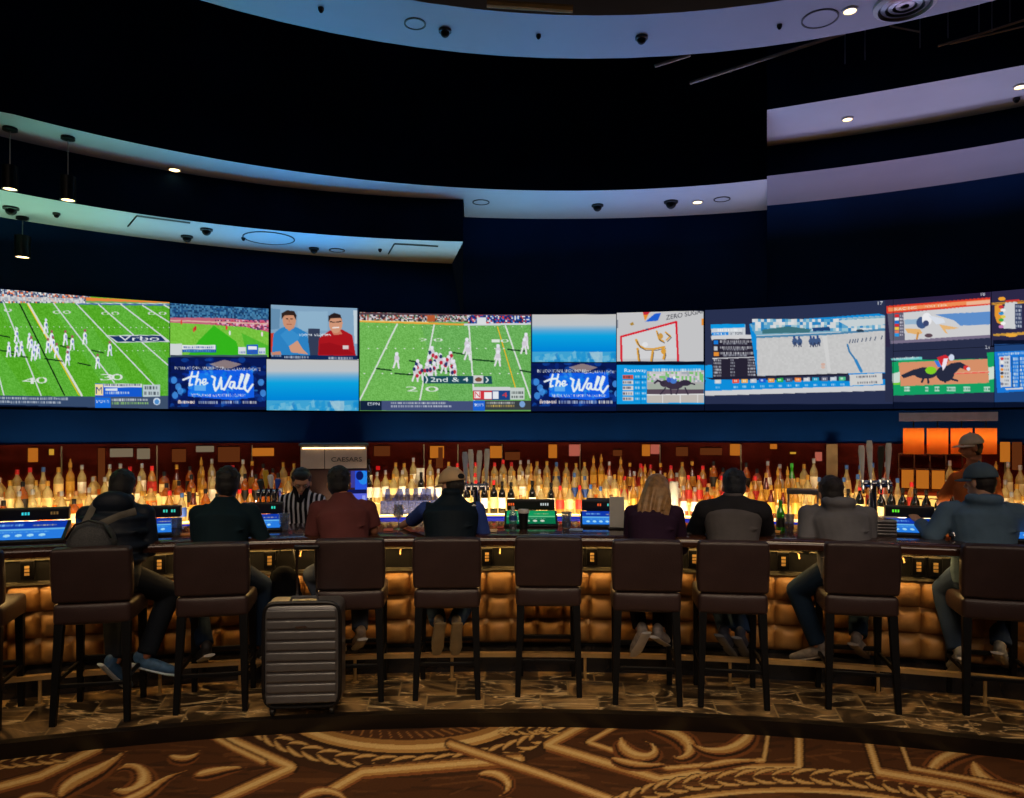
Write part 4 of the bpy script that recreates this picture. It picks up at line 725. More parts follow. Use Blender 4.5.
for px in (110, 205, 300, 400, 500, 640, 700, 800, 905, 1000):
    a = barphi(px, 5.7); f, r = localframe(a); mb = MB(); c = barp(a, 5.79, .93); mb.tube([c, c-f*.05, c-f*.06+Vector((0, 0, -.03)), c-f*.075+Vector((0, 0, -.02))], .006, 6); mb.build('bag_hook', M['brass'], t)

# ---------------------------------------------------------------- back bar: counter, lit tiers
t = thing('back_counter', backp(512, 7.4, 0), 'long curved back counter with three lit bottle tiers along the mirror', 'counter')
mb = MB(); mb.sweep(fnb, [(7.28, 0), (7.28, .86), (7.95, .86), (7.95, 0)], tha); mb.build('cabinet_base', M['darkplastic'], t)
mb = MB(); mb.sweep(fnb, [(7.39, .86), (7.39, 1.0), (7.95, 1.0), (7.95, .86)], tha); mb.build('blue_panel', pm('blue_panel_paint', (8, 14, 110), .7, spec=.1), t)
mb = MB(); mb.sweep(fnb, [(7.365, .985), (7.365, .998), (7.388, .998), (7.388, .985)], tha); mb.build('blue_strip', M['bluestrip'], t)
for i, (r0, z) in enumerate(((7.385, 1.025), (7.515, 1.135), (7.645, 1.245))):
    mb = MB(); mb.sweep(fnb, [(r0, z-.025 if i == 0 else z-.11), (r0, z), (7.93, z), (7.93, z-.03)], tha); o = mb.build('lit_tier', M['shelfglow'], t)
    mb = MB(); mb.sweep(fnb, [(r0-.012, z-.012), (r0-.012, z+.003), (r0, z+.003), (r0, z-.012)], tha); mb.build('tier_edge', M['brass'], t)
mb = MB()
for px in (-18, 61.5, 157, 252, 424, 458, 502, 580, 660, 741, 1005):
    mb.box(backp(px, 7.945, 1.36), (.012, .02, .7), rotz(-backth(px)))
st(mb.build('trim_7', M['panel']))
for k, (px, w) in enumerate(((832, .10),)):
    mb = MB(); mb.box(backp(px, 7.88, 1.35), (w, .1, .75), rotz(-backth(px))); o = mb.build('trim_8', pm('pillar_bronze', (120, 98, 70), .4, .2)); st(o)
# ---------------------------------------------------------------- bar stools
Z = Vector((0, 0, 1))
def stool_mesh_parts():
    P = []
    # local frame: +y faces the bar, the back is on the near side (-y)
    mb = MB(); mb.rbox((0, .215, .69), (.455, .44, .14), .028, k=3, puff=.04); P.append(('seat', mb, M['stool'], 0))
    mb = MB(); mb.rbox((0, .012, .94), (.46, .085, .345), .02, Matrix.Rotation(math.radians(5), 3, 'X'), k=3, puff=.05); P.append(('backrest', mb, M['stool'], 0))
    for sx in (-1, 1):
        mb = MB(); mb.tube([(sx*.195, .03, .63), (sx*.215, -.03, 0)], [(.038, .038), (.026, .026)], 4, ref=(1, 1, 0)); P.append(('leg', mb, M['stoolleg'], .004))
        mb = MB(); mb.tube([(sx*.195, .40, .63), (sx*.20, .41, 0)], [(.036, .036), (.025, .025)], 4, ref=(1, 1, 0)); P.append(('leg', mb, M['stoolleg'], .004))
    mb = MB(); mb.box((0, .405, .30), (.38, .028, .03)); P.append(('footrest', mb, M['stoolleg'], .004))
    mb = MB(); mb.box((0, 0, .24), (.38, .022, .026)); P.append(('stretcher', mb, M['stoolleg'], .004))
    for sx in (-1, 1):
        mb = MB(); mb.box((sx*.205, .20, .27), (.022, .39, .026)); P.append(('stretcher', mb, M['stoolleg'], .004))
    return P
sparts = []
ST = [(-41, 733, 'brown leather bar stool cut by the left edge of the photo'),
 (92, 722, 'brown leather bar stool under the man with the backpack'),
 (212, 711, 'brown leather bar stool under the man in the dark shirt, left of the suitcase'),
 (350, 701, 'brown leather bar stool right behind the grey suitcase'),
 (447, 698.5, 'brown leather bar stool under the man in the pale cap and vest'),
 (548.5, 695.5, 'empty brown leather bar stool at the centre of the bar'),
 (647, 704, 'brown leather bar stool under the long haired woman'),
 (733, 707, 'brown leather bar stool under the man in the two-tone grey sweater'),
 (862, 710, 'brown leather bar stool half beside the man in the grey hoodie'),
 (1002, 717, 'brown leather bar stool at the right, under the man in the grey cap')]
TW = [14, 10, 3, 4, 1, 0, -1, -2, -4, -8]
stool_root = None
STOOL = []
for i, (px, py, lab) in enumerate(ST):
    loc = Gd(px, py, 0); a = math.atan2(loc.x, loc.y+4.7)
    if stool_root is None:
        stool_root = t = thing('bar_stool', (0, 0, 0), lab, 'bar stool', 'bar stools along the bar')
        for n, mb, mt, bv in stool_mesh_parts(): mb.build(n, mt, t, bevel=bv)
    else: t = copy_tree(stool_root); t['label'] = lab
    t.location = loc; t.rotation_euler = (0, 0, -a-math.radians(TW[i])*.35); STOOL.append((loc, a))

# ---------------------------------------------------------------- suitcase
t = thing('suitcase', Gd(301, 718, 0), 'grey ribbed hard-shell suitcase with raised handle behind the stools', 'suitcase')
o0 = Vector(t['_o']); a = math.atan2(o0.x, o0.y+4.7); f, r = localframe(a*.6)
mgrey = pm('grey_shell', (98, 97, 100), .3, .35, var=.08, bump=.03); RR = R3(r, f, Z)
mb = MB(); mb.rbox(o0+Z*.385+f*.15, (.50, .27, .64), .05, RR, k=4); mb.build('shell', mgrey, t)
for k in range(9):
    mb = MB(); mb.rbox(o0+Z*(.115+k*.066)+f*.013, (.445, .022, .054), .01, RR, k=2); mb.build('rib', mgrey, t)
mb = MB(); pts = []
for k in range(41):
    w = 2*math.pi*k/40; c, s_ = math.cos(w), math.sin(w); e = .25
    pts.append(o0+r*(.245*math.copysign(abs(c)**e, c))+Z*(.385+.325*math.copysign(abs(s_)**e, s_))+f*.03)
mb.tube(pts, .012, 8); mb.build('edge_trim', M['darkplastic'], t)
for sx in (-1, 1):
    mb = MB(); mb.tube([o0+r*(sx*.065)+Z*.70+f*.2, o0+r*(sx*.065)+Z*1.02+f*.2], .009, 8); mb.build('handle_tube', M['chrome'], t)
mb = MB(); mb.rbox(o0+Z*1.03+f*.2, (.17, .028, .03), .01, RR, k=2); mb.build('grip', M['darkplastic'], t)
mb = MB(); mb.tube([o0+r*x+Z*z+f*.12 for x, z in ((-.09, .70), (-.08, .725), (.08, .725), (.09, .70))], .011, 8); mb.build('carry_handle', M['steel'], t)
mb = MB(); mb.box(o0+Z*.565+f*.0, (.07, .006, .012), RR); mb.build('badge', M['chrome'], t)
for sx in (-1, 1):
    for sy in (.05, .25):
        mb = MB(); c = o0+r*(sx*.19)+f*sy+Z*.027; mb.lathe([(.0, -.014), (.024, -.012), (.026, 0), (.024, .012), (0, .014)], c, 14, rot=Matrix.Rotation(math.pi/2, 3, 'Y')); mb.box(c+Z*.028, (.03, .04, .03)); mb.build('wheel', M['darkplastic'], t)

t.scale = (1, 1, 1.04)
# ---------------------------------------------------------------- black bag hung under the bar
t = thing('handbag', Gd(284, 684, 0)+Z*.62, 'black bag hanging from a hook under the bar beside the suitcase handle', 'bag')
c = W(284, 588, 5.50); mb = MB(); mb.ell(c, (.125, .07, .17)); mb.ell(c-Z*.09, (.15, .08, .12)); mb.box(c-Z*.12, (.2, .1, .1)); tt = mb.build('pouch', pm('black_nylon', (9, 11, 16), .9, bump=.2, bscale=80, spec=.1), t, loc=c, remesh=.012, sm=3)
mb = MB(); mb.tube([c+Vector((-.1, 0, .08)), c+Vector((-.05, .06, .27)), c+Vector((.0, .1, .34)), c+Vector((.05, .06, .27)), c+Vector((.1, 0, .08))], .008, 6); mb.build('strap', M['blackmetal'], t)
t.location = c; t['_o'] = list(c)
for ch in t.children: ch.location = Vector(ch['_o'])-c

# ---------------------------------------------------------------- bottles on the lit tiers
GM = {'clear': glassy('clear_glass', (255, 232, 180), .5, .12), 'amber': glassy('amber_liquor', (226, 130, 34), .75), 'red': glassy('dark_red_liquor', (150, 52, 22), .8), 'green': glassy('green_glass', (60, 220, 30), .7),
 'wine': glassy('dark_wine_glass', (14, 16, 12), .95), 'gold': glassy('golden_liquor', (246, 186, 74), .72), 'blue': glassy('blue_glass', (60, 110, 200), .7), 'pink': glassy('pink_glass', (240, 150, 110), .7)}
LM = {'white': pm('white_label', (240, 236, 224), .6), 'cream': pm('cream_label', (236, 206, 140), .6), 'blackl': pm('black_label', (26, 22, 22), .6), 'redl': pm('red_label', (190, 40, 30), .6), 'orange': pm('orange_label', (226, 120, 30), .6), 'bluel': pm('blue_label', (40, 80, 170), .6), 'goldl': pm('gold_label', (214, 164, 66), .4, .3)}
CM = {'redc': pm('red_cap', (214, 40, 44), .4), 'silver': pm('silver_cap', (196, 196, 200), .3, .7), 'blackc': pm('black_cap', (18, 16, 16), .4), 'goldc': pm('gold_cap', (214, 160, 66), .3, .6), 'bluec': pm('blue_cap', (60, 100, 170), .4), 'whitec': pm('white_cap', (236, 232, 222), .4), 'greenc': pm('green_cap', (60, 170, 60), .4), 'wood': pm('cork_cap', (150, 104, 62), .7)}
def fits(p, z):      # radius of a profile at height z
    for (ra, za), (rb, zb) in zip(p[:-1], p[1:]):
        if za <= z <= zb and zb > za: return ra+(rb-ra)*(z-za)/(zb-za)
    return p[-1][0]
SH = {'round': [(0, 0), (.036, 0), (.039, .006), (.039, .165), (.036, .185), (.022, .212), (.0145, .228), (.0135, .275)],
 'tall': [(0, 0), (.032, 0), (.035, .006), (.035, .19), (.030, .215), (.016, .245), (.0125, .262), (.0125, .31)],
 'wide': [(0, 0), (.041, 0), (.045, .008), (.045, .135), (.038, .160), (.020, .180), (.0145, .192), (.0145, .225)],
 'squat': [(0, 0), (.044, 0), (.052, .012), (.054, .06), (.048, .105), (.028, .135), (.0165, .150), (.016, .185)],
 'flask': [(0, 0), (.032, 0), (.040, .008), (.043, .09), (.034, .17), (.019, .205), (.014, .225), (.014, .262)],
 'bell': [(0, 0), (.043, 0), (.046, .008), (.040, .08), (.030, .155), (.019, .195), (.0135, .22), (.0135, .285)],
 'wine': [(0, 0), (.034, 0), (.037, .005), (.037, .175), (.033, .20), (.018, .228), (.0135, .245), (.0135, .30)]}
KINDS = {  # name: shape, glass, label, cap, capstyle, words
 'vodka_red': ('round', 'clear', 'white', 'redc', 'clear bottle, white label, red cap'),
 'vodka': ('tall', 'clear', 'white', 'silver', 'tall clear bottle, white label, silver cap'),
 'gin': ('round', 'clear', 'cream', 'goldc', 'clear bottle, cream label, gold cap'),
 'bourbon': ('wide', 'amber', 'cream', 'blackc', 'wide amber bottle, cream label, black cap'),
 'rum': ('tall', 'gold', 'goldl', 'goldc', 'tall golden rum bottle with gold cap'),
 'whiskey': ('round', 'amber', 'blackl', 'blackc', 'amber whiskey bottle with black label'),
 'cognac': ('bell', 'red', 'goldl', 'goldc', 'dark red bell-shaped bottle with gold label'),
 'tequila': ('squat', 'clear', 'orange', 'wood', 'squat clear bottle, orange label, cork stopper'),
 'liqueur': ('flask', 'gold', 'redl', 'redc', 'golden flask-shaped bottle with red label'),
 'blue_gin': ('flask', 'clear', 'bluel', 'bluec', 'clear flask-shaped bottle, blue label, blue cap'),
 'green': ('bell', 'green', 'cream', 'greenc', 'bright green bottle with cream label'),
 'wine': ('wine', 'wine', 'white', 'blackc', 'dark wine bottle with white label'),
 'wine_red': ('wine', 'wine', 'cream', 'redc', 'dark wine bottle, cream label, red foil'),
 'rose': ('bell', 'pink', 'white', 'silver', 'pink bottle, white label, silver cap'),
 'pale': ('bell', 'clear', 'cream', 'bluec', 'clear bell-shaped bottle, cream label, blue cap')}
PROTO = {}
def make_bottle(k):
    sh, g, l, c, words = KINDS[k]; p = SH[sh]; h = p[-1][1]
    mb = MB(); mb.lathe(p+[(0, h)], n=12); o = mb.build('liquor_bottle' if 'wine' not in k else 'wine_bottle', GM[g], sharp=50)
    z0, z1 = h*.16, h*.50 if sh != 'squat' else h*.42; pr = [(fits(p, z)+.0012, z) for z in (z0, (z0+z1)/2, z1)]; mb = MB(); mb.sweep(lambda a, r, z: Vector((r*math.sin(a), -r*math.cos(a), z)), pr, lr(-1.9, 1.9, 10), closed=False); mb.build('label', LM[l], o, loc=(0, 0, 0))
    mb = MB(); r = p[-1][0]+.003; mb.lathe([(r, h-.035), (r, h+.004), (r*.8, h+.008), (0, h+.008)] if 'rum' not in k else [(r, h-.03), (r, h+.01), (r*.5, h+.02), (r*.35, h+.045), (0, h+.05)], n=10); mb.build('cap', CM[c], o, loc=(0, 0, 0))
    return o
SECT = [(-40, 60, 'far left end'), (60, 150, 'behind backpack man'), (150, 205, 'between two leftmost men'), (205, 262, 'behind dark shirt man'), (262, 302, 'by striped bartender'), (366, 430, 'right of beige cabinet'),
 (430, 500, 'behind pale cap man'), (500, 560, 'behind empty centre stool'), (560, 615, 'left of blonde woman'), (615, 690, 'behind blonde woman'), (690, 760, 'behind two-tone sweater man'), (760, 826, 'left of bronze pillar'), (826, 900, 'right of bronze pillar'), (900, 960, 'under orange lamp shades'), (960, 1010, 'behind grey cap man'), (1010, 1140, 'far right end')]
TIERN = ['bottom', 'middle', 'top']
rb = random.Random(77)
def pick(px, tier):
    def ch(s): return rb.choice(s.split())
    if px < 150: return ch('vodka vodka gin vodka_red gin rum vodka pale tequila whiskey') if tier else ch('gin vodka tequila bourbon gin vodka')
    if px < 205: return ch('bourbon whiskey gin rum cognac liqueur tequila blue_gin')
    if px < 302: return ch('bourbon rum cognac liqueur gin vodka whiskey rose')
    if px < 455: return ch('vodka wine gin') if tier else ch('vodka gin')
    if px < 520: return 'vodka_red' if tier == 2 else (ch('vodka_red gin') if tier == 1 else ch('wine wine wine_red'))
    if px < 560: return ch('vodka gin gin blue_gin rum') if tier else ch('gin tequila wine')
    if px < 620: return ch('rum gin vodka rose gin') if tier == 2 else ch('gin vodka tequila gin liqueur blue_gin')
    if px < 690: return ch('rum liqueur gin cognac rose')
    if px < 750: return ch('rum bourbon cognac liqueur rose whiskey tequila')
    if px < 797: return ch('green rum rose green bourbon') if tier == 2 else ch('bourbon liqueur rum cognac rum')
    if px < 826: return ch('gin pale rum vodka')
    if px < 900: return ch('pale rose pale') if tier == 2 else ch('rose pale liqueur') if tier else ch('wine wine wine_red')
    if px < 958: return ch('pale vodka') if tier == 2 else ch('liqueur rose') if tier == 1 else ch('wine wine wine_red wine')
    return ch('vodka gin vodka gin rum') if tier else ch('gin vodka wine')
nb_ = 0
for tier, (r0, z) in enumerate(((7.45, 1.0255), (7.58, 1.1355), (7.72, 1.2455))):
    th = backth(-14); end = backth(1038)
    while th < end:
        px = 512+math.tan(th)*F; k = pick(px, tier); w = max(q[0] for q in SH[KINDS[k][0]])*2
        skip = 301 < px < 367 or (tier == 2 and 366 < px < 455 and rb.random() < .6) or (tier == 2 and 822 < px < 842) or (tier > 0 and 896 < px < 962 and rb.random() < (.65 if tier == 2 else .5)) or (tier == 0 and 366 < px < 462)
        if not skip:
            if k not in PROTO: PROTO[k] = make_bottle(k); o = PROTO[k]
            else: o = copy_tree(PROTO[k])
            sc = rb.uniform(.94, 1.08); o.scale = (1, 1, sc); rr = r0+rb.uniform(-.008, .008); o.location = (rr*math.sin(th), rr*math.cos(th), z); o.rotation_euler = (0, 0, -th+rb.uniform(-.7, .7))
            sec = [s for s in SECT if s[0] <= px < s[1]] or [SECT[0]]
            tag(o, KINDS[k][4]+' on the '+TIERN[tier]+' tier, '+sec[0][2], 'bottle')
            o['group'] = KINDS[k][4]+', '+TIERN[tier]+' tier, '+sec[0][2]; nb_ += 1
        th += (w+rb.uniform(.008, .026))/r0
print('bottles', nb_)
# ---------------------------------------------------------------- the CAESARS cabinet
def bframe(px): th = backth(px); return Vector((math.sin(th), math.cos(th), 0)), Vector((math.cos(th), -math.sin(th), 0))
def bpos(px, py, r): return backp(px, r, backz(px, py, r))
r0 = 7.30; t = thing('back_bar_cabinet', backp(334, r0, .86), 'tall beige cabinet with dark capital lettering and a blue lit screen below', 'cabinet')
f, r = bframe(334); RR = R3(r, f, Z); u = r0/F/math.cos(backth(334))*math.cos(backth(334))
mbeige = pm('beige_cabinet', (236, 216, 202), .45, var=.05); mbrown = pm('brown_cabinet_recess', (84, 54, 50), .5)
base = backp(334, r0, 0); hw = 32*r0/F*.985
zt, zm, z0 = backz(334, 446, r0), backz(334, 469, r0), .87
mb = MB(); mb.box(base+f*.3+Z*((zt+z0)/2), (2*hw, .56, zt-z0), RR); mb.build('body', mbrown, t, bevel=.006)
mb = MB(); mb.box(base-r*(hw*.64)+f*.005+Z*((zt+zm)/2), (hw*.70, .05, zt-zm-.01), RR); mb.build('door', mbeige, t, bevel=.004)
mb = MB(); mb.box(base+r*(hw*.36)+f*.005+Z*((zt+zm)/2), (hw*1.26, .05, zt-zm-.01), RR); d2 = mb.build('door', mbeige, t, bevel=.004)
mb = MB(); text_mesh(mb, 'CAESARS', base+r*(hw*-.08)-f*.024+Z*backz(334, 461.5, r0), r, Z, -f, .042, .285, .004); lt = mb.build('lettering', pm('dark_letters', (40, 32, 40), .5), d2, loc=tuple(d2['_o']), sharp=20); lt.location = (0, 0, 0)
mb = MB(); mb.box(base+f*.27+Z*(zt+.012), (2*hw+.03, .62, .024), RR); mb.build('top_rim', M['steel'], t, bevel=.004)
mb = MB(); mb.box(base-f*.02+Z*(zt-.02), (2*hw-.04, .012, .008), RR); mb.build('light_strip', M['warm'], t)
# its screen, seen right of the seated man's head
sc_ = Canvas(300, 465, 372, 525, 4, (52, 30, 36)); sc_.rect(335, 469, 366, 474, (40, 30, 60)); sc_.rect(341.5, 466.5, 353.5, 469.8, (170, 226, 20)); sc_.rect(354, 465, 366, 491, (40, 84, 226)); sc_.ell(362, 478, 5, 7, (40, 140, 240)); sc_.ell(358.5, 476, 3.6, 4.5, (14, 26, 96)); sc_.rect(346, 490, 367, 494, (18, 24, 80)); sc_.rect(336, 494, 366, 512, (92, 104, 228)); sc_.rect(361, 496, 364, 508, (150, 160, 240)); sc_.rect(350, 470, 354, 488, (60, 60, 150))
xs = np.linspace(344, 365.5, 60); zs = np.linspace(zm-.02, backz(334, 511, r0), 110); PX, ZS = np.meshgrid(xs, zs); K = (PX-334)*r0/F
P = np.stack([base.x+r.x*K+f.x*-.002, base.y+r.y*K+f.y*-.002, ZS], -1); PY = HZ-(ZS-EYE)*F/(r0*math.cos(backth(334))); grid_picture('screen', P, sc_.sample(PX, PY), attr_em('cabinet_screen_picture', .9), tuple(t['_o']), t)

# ---------------------------------------------------------------- glowing panels added to imitate reflected hall lights in the mirror wall
AM = {'amber': em('amber_reflection', (226, 130, 40), .55), 'pink': em('pink_reflection', (210, 110, 90), .6), 'cream': em('cream_reflection', (170, 150, 120), .4), 'red': em('red_reflection', (220, 30, 30), .7), 'brown': em('brown_reflection', (130, 66, 30), .4), 'yellow': em('yellow_reflection', (240, 180, 60), .6)}
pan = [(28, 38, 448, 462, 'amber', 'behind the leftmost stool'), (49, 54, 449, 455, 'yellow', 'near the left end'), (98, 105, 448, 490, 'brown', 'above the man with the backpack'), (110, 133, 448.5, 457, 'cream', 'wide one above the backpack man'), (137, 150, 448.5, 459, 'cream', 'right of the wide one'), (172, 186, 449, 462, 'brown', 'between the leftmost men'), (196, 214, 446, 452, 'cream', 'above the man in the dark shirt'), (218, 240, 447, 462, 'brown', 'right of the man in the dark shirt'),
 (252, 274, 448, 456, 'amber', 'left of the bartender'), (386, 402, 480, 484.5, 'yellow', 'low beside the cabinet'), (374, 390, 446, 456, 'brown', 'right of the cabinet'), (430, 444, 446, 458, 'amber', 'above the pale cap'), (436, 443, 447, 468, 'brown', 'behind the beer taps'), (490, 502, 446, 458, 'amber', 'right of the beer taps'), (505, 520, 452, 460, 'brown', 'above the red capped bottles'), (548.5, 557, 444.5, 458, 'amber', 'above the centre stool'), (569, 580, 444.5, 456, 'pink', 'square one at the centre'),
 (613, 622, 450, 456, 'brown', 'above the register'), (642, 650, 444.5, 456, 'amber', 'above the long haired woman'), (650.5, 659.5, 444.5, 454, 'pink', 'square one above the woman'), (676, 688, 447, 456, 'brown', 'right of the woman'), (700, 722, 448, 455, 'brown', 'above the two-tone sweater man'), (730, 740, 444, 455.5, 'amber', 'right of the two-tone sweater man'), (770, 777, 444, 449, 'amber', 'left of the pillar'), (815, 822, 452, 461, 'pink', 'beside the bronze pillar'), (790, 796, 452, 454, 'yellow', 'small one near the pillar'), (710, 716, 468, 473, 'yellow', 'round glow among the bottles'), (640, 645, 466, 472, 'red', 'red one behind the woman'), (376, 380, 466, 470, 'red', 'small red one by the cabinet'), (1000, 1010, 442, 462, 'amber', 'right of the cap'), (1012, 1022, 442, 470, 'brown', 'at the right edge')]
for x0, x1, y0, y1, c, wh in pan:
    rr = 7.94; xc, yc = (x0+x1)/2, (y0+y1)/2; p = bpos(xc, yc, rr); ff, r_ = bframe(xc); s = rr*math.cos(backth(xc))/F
    mb = MB(); mb.box(p, ((x1-x0)*s*math.cos(backth(xc)), .012, (y1-y0)*s), R3(r_, ff, Z)); o = mb.build('reflection_panel', AM[c], loc=p, bevel=.003); tag(o, 'small %s reflected light added as a panel on the mirror, %s' % (c, wh), 'panel light', 'added reflections on the mirror wall')
    o.data.name = 'reflection_panel'

# ---------------------------------------------------------------- lamp shades and rail over the right end
mshade = em('orange_shade', (255, 104, 26), .75)
m2 = bpy.data.materials.new('orange_lamp_fabric'); m2.use_nodes = True; nt = m2.node_tree; b = nt.nodes['Principled BSDF']; b.inputs['Base Color'].default_value = lin((236, 140, 70))+(1,)
tc = nt.nodes.new('ShaderNodeTexCoord'); n = nt.nodes.new('ShaderNodeTexNoise'); n.inputs['Scale'].default_value = 8; nt.links.new(tc.outputs['Object'], n.inputs['Vector']); b.inputs['Roughness'].default_value = .8
tl = nt.nodes.new('ShaderNodeBsdfTranslucent'); tl.inputs[0].default_value = lin((255, 196, 128))+(1,); mxs = nt.nodes.new('ShaderNodeMixShader'); mxs.inputs[0].default_value = .75; nt.links.new(b.outputs[0], mxs.inputs[1]); nt.links.new(tl.outputs[0], mxs.inputs[2]); nt.links.new(mxs.outputs[0], nt.nodes['Material Output'].inputs[0])
rl = 7.25
mrail = pm('pale_metal_rail', (226, 218, 232), .4, .2)
mb = MB(); mb.sweep(fnb, [(rl-.05, backz(950, 421, rl)), (rl-.05, backz(950, 412.5, rl)), (rl+.05, backz(950, 412.5, rl)), (rl+.05, backz(950, 421, rl))], [backth(x) for x in lr(899, 998, 8)]); o = mb.build('lamp_rail', mrail); tag(o, 'long pale metal rail above the four orange lamp shades', 'light rail')
lp = None
for i, (px, w) in enumerate(((913.5, 'leftmost'), (937.5, 'second from the left'), (961.5, 'third from the left'), (986, 'rightmost'))):
    zb, ztp = backz(px, 454, rl), backz(px, 428, rl); base = backp(px, rl, zb)
    t = thing('pendant_lamp', base, 'orange cylindrical hanging lamp shade under the rail, '+w+' of four', 'lamp', 'orange lamp shades over the right end')
    mb = MB(); rad = 9.3*rl*math.cos(backth(px))/F; mb.lathe([(rad, 0), (rad, ztp-zb)], base, 24); 
    mb2 = MB(); vs = []; n_ = 24; prof = [(rad, 0), (rad, ztp-zb), (rad*.98, ztp-zb), (rad*.98, 0)]
    mb2.sweep(lambda a_, r_, z_: base+Vector((r_*math.cos(a_), r_*math.sin(a_), z_)), prof, lr(0, 2*math.pi, 24), caps=False); mb2.build('lamp_shade', m2, t, sharp=60)
    mb = MB(); mb.ell(base+Z*(ztp-zb-.07), (.028, .028, .04), n=10); mb.build('bulb', em('bulb_glow_%d' % i, (255, 214, 150), 9.0) if i == 0 else bpy.data.materials['bulb_glow_0'], t)
    mb = MB(); mb.tube([base+Z*(ztp-zb), Vector((base.x, base.y, backz(950, 421, rl)))], .006, 6); mb.tube([base+Z*(ztp-zb-.005)+Vector((-rad, 0, 0)), base+Z*(ztp-zb-.005)+Vector((rad, 0, 0))], .004, 5); mb.build('stem', M['blackmetal'], t)

# ---------------------------------------------------------------- small things on the soffits
def disc_thing(name, px, py, H, rad, kind, lab, cat, group=None):
    c = cp(px, py, H); mb = MB()
    if kind == 'lamp':
        t = thing(name, c, lab, cat, group); mb.lathe([(rad, 0), (rad, -.008), (rad*.8, -.012), (rad*.8, 0)], c, 20); mb.build('trim_ring', M['white'], t)
        mb = MB(); mb.lathe([(0, -.007), (rad*.78, -.007)], c, 20); mb.build('lens', M['warm'], t); return t
    if kind == 'dome':
        t = thing(name, c, lab, cat, group); mb.lathe([(rad, 0), (rad, -.015), (rad*.8, -.02)], c, 18); mb.build('base_ring', M['darkplastic'], t)
        mb = MB(); mb.ell(c-Z*.018, (rad*.75, rad*.75, rad*.8)); mb.build('dome', M['blackmetal'], t); return t
    if kind == 'ring':
        t = thing(name, c, lab, cat, group); mb.sweep(lambda a_, r_, z_: c+Vector((r_*math.cos(a_), r_*math.sin(a_), z_)), [(rad, .0), (rad, -.007), (rad-.010, -.007), (rad-.010, .0)], lr(0, 2*math.pi, 32), caps=False); mb.build('rim', M['darkplastic'], t)
        mb = MB(); mb.lathe([(0, -.003), (rad-.012, -.003)], c, 28); mb.build('grille', M['ring'] if H == HR else M['soffit'], t); return t
g1 = 'small fittings on the lower left soffit'
disc_thing('security_camera', 187, 236, H1, .055, 'dome', 'dark dome on the lower left soffit, right of the linear slot, nearer the wall', 'ceiling dome', g1)
disc_thing('security_camera', 206.5, 229, H1, .055, 'dome', 'dark dome on the lower left soffit, between the slot and the long oval', 'ceiling dome', g1)
disc_thing('security_camera', 11, 207.5, H1, .06, 'dome', 'dark dome on the lower left soffit at the left edge', 'ceiling dome', g1)
disc_thing('sprinkler', 56.5, 213, H1, .03, 'dome', 'small sprinkler on the lower left soffit near the pendants', 'sprinkler', g1)
disc_thing('sprinkler', 243.5, 237.5, H1, .02, 'dome', 'small sprinkler on the lower left soffit beside the large oval', 'sprinkler', g1)
disc_thing('ceiling_speaker', 269, 238, H1, .24, 'ring', 'large round speaker on the lower left soffit', 'speaker')
disc_thing('ceiling_speaker', 337, 250, H1, .08, 'ring', 'small faint round fitting on the lower left soffit', 'speaker')
disc_thing('security_camera', 314, 248, H1, .05, 'dome', 'dark dome on the blue lit part of the lower left soffit', 'ceiling dome', g1)
disc_thing('sprinkler', 380, 249, H1, .02, 'dome', 'small sprinkler left of the right soffit slot', 'sprinkler', g1)
disc_thing('security_camera', 436, 201, H2, .05, 'dome', 'dark dome on the upper soffit left of the soffit corner', 'ceiling dome')
disc_thing('ceiling_speaker', 481, 202, H2, .085, 'ring', 'faint round speaker on the centre soffit, left end', 'speaker')
disc_thing('security_camera', 597.5, 205, H2, .06, 'dome', 'dark dome on the centre soffit, left of the other two fittings', 'ceiling dome')
disc_thing('security_camera', 671, 201.5, H2, .07, 'dome', 'dark round fitting on the centre soffit left of the warm downlight', 'ceiling dome')
disc_thing('downlight', 697.5, 201.5, H2, .055, 'lamp', 'warm downlight on the centre soffit', 'downlight')
disc_thing('ceiling_speaker', 722, 199, H2, .08, 'ring', 'faint round speaker on the centre soffit, right end', 'speaker')
disc_thing('downlight', 174.5, 169, H2, .055, 'lamp', 'warm downlight on the upper left soffit', 'downlight')
disc_thing('downlight', 4, 148, H2, .055, 'lamp', 'warm downlight on the upper left soffit at the left edge', 'downlight')
disc_thing('downlight', 847.5, 118.5, H3, .045, 'lamp', 'white downlight on the upper right soffit', 'downlight')
disc_thing('downlight', 1020, 86, H3, .045, 'lamp', 'white downlight on the upper right soffit at the right edge', 'downlight')
disc_thing('sprinkler', 1016.5, 98, H3, .025, 'dome', 'small sprinkler near the right edge of the upper right soffit', 'sprinkler')
disc_thing('downlight', 850, 10, HR, .05, 'lamp', 'bright warm downlight on the hanging ring', 'downlight')
disc_thing('security_camera', 445, 30, HR, .045, 'dome', 'dark dome on the hanging ring beside a round speaker', 'ceiling dome')
disc_thing('ceiling_speaker', 415, 23.5, HR, .075, 'ring', 'faint round speaker on the left part of the hanging ring', 'speaker')
disc_thing('sprinkler', 538.5, 35, HR, .018, 'dome', 'small sprinkler on the middle of the hanging ring', 'sprinkler')
disc_thing('security_camera', 641.5, 37, HR, .045, 'dome', 'dark dome on the right half of the hanging ring', 'ceiling dome')
disc_thing('ceiling_speaker', 820, 18.5, HR, .12, 'ring', 'faint round speaker on the hanging ring left of the downlight', 'speaker')
disc_thing('sprinkler', 779.5, 25, HR, .018, 'dome', 'small sprinkler on the hanging ring near the faint speaker', 'sprinkler')
disc_thing('sprinkler', 321, 8, HR, .02, 'dome', 'small sprinkler on the left end of the hanging ring', 'sprinkler')
c = cp(905, 3, HR); t = thing('air_diffuser', c, 'round air diffuser with dark concentric rings on the hanging ring', 'air vent')
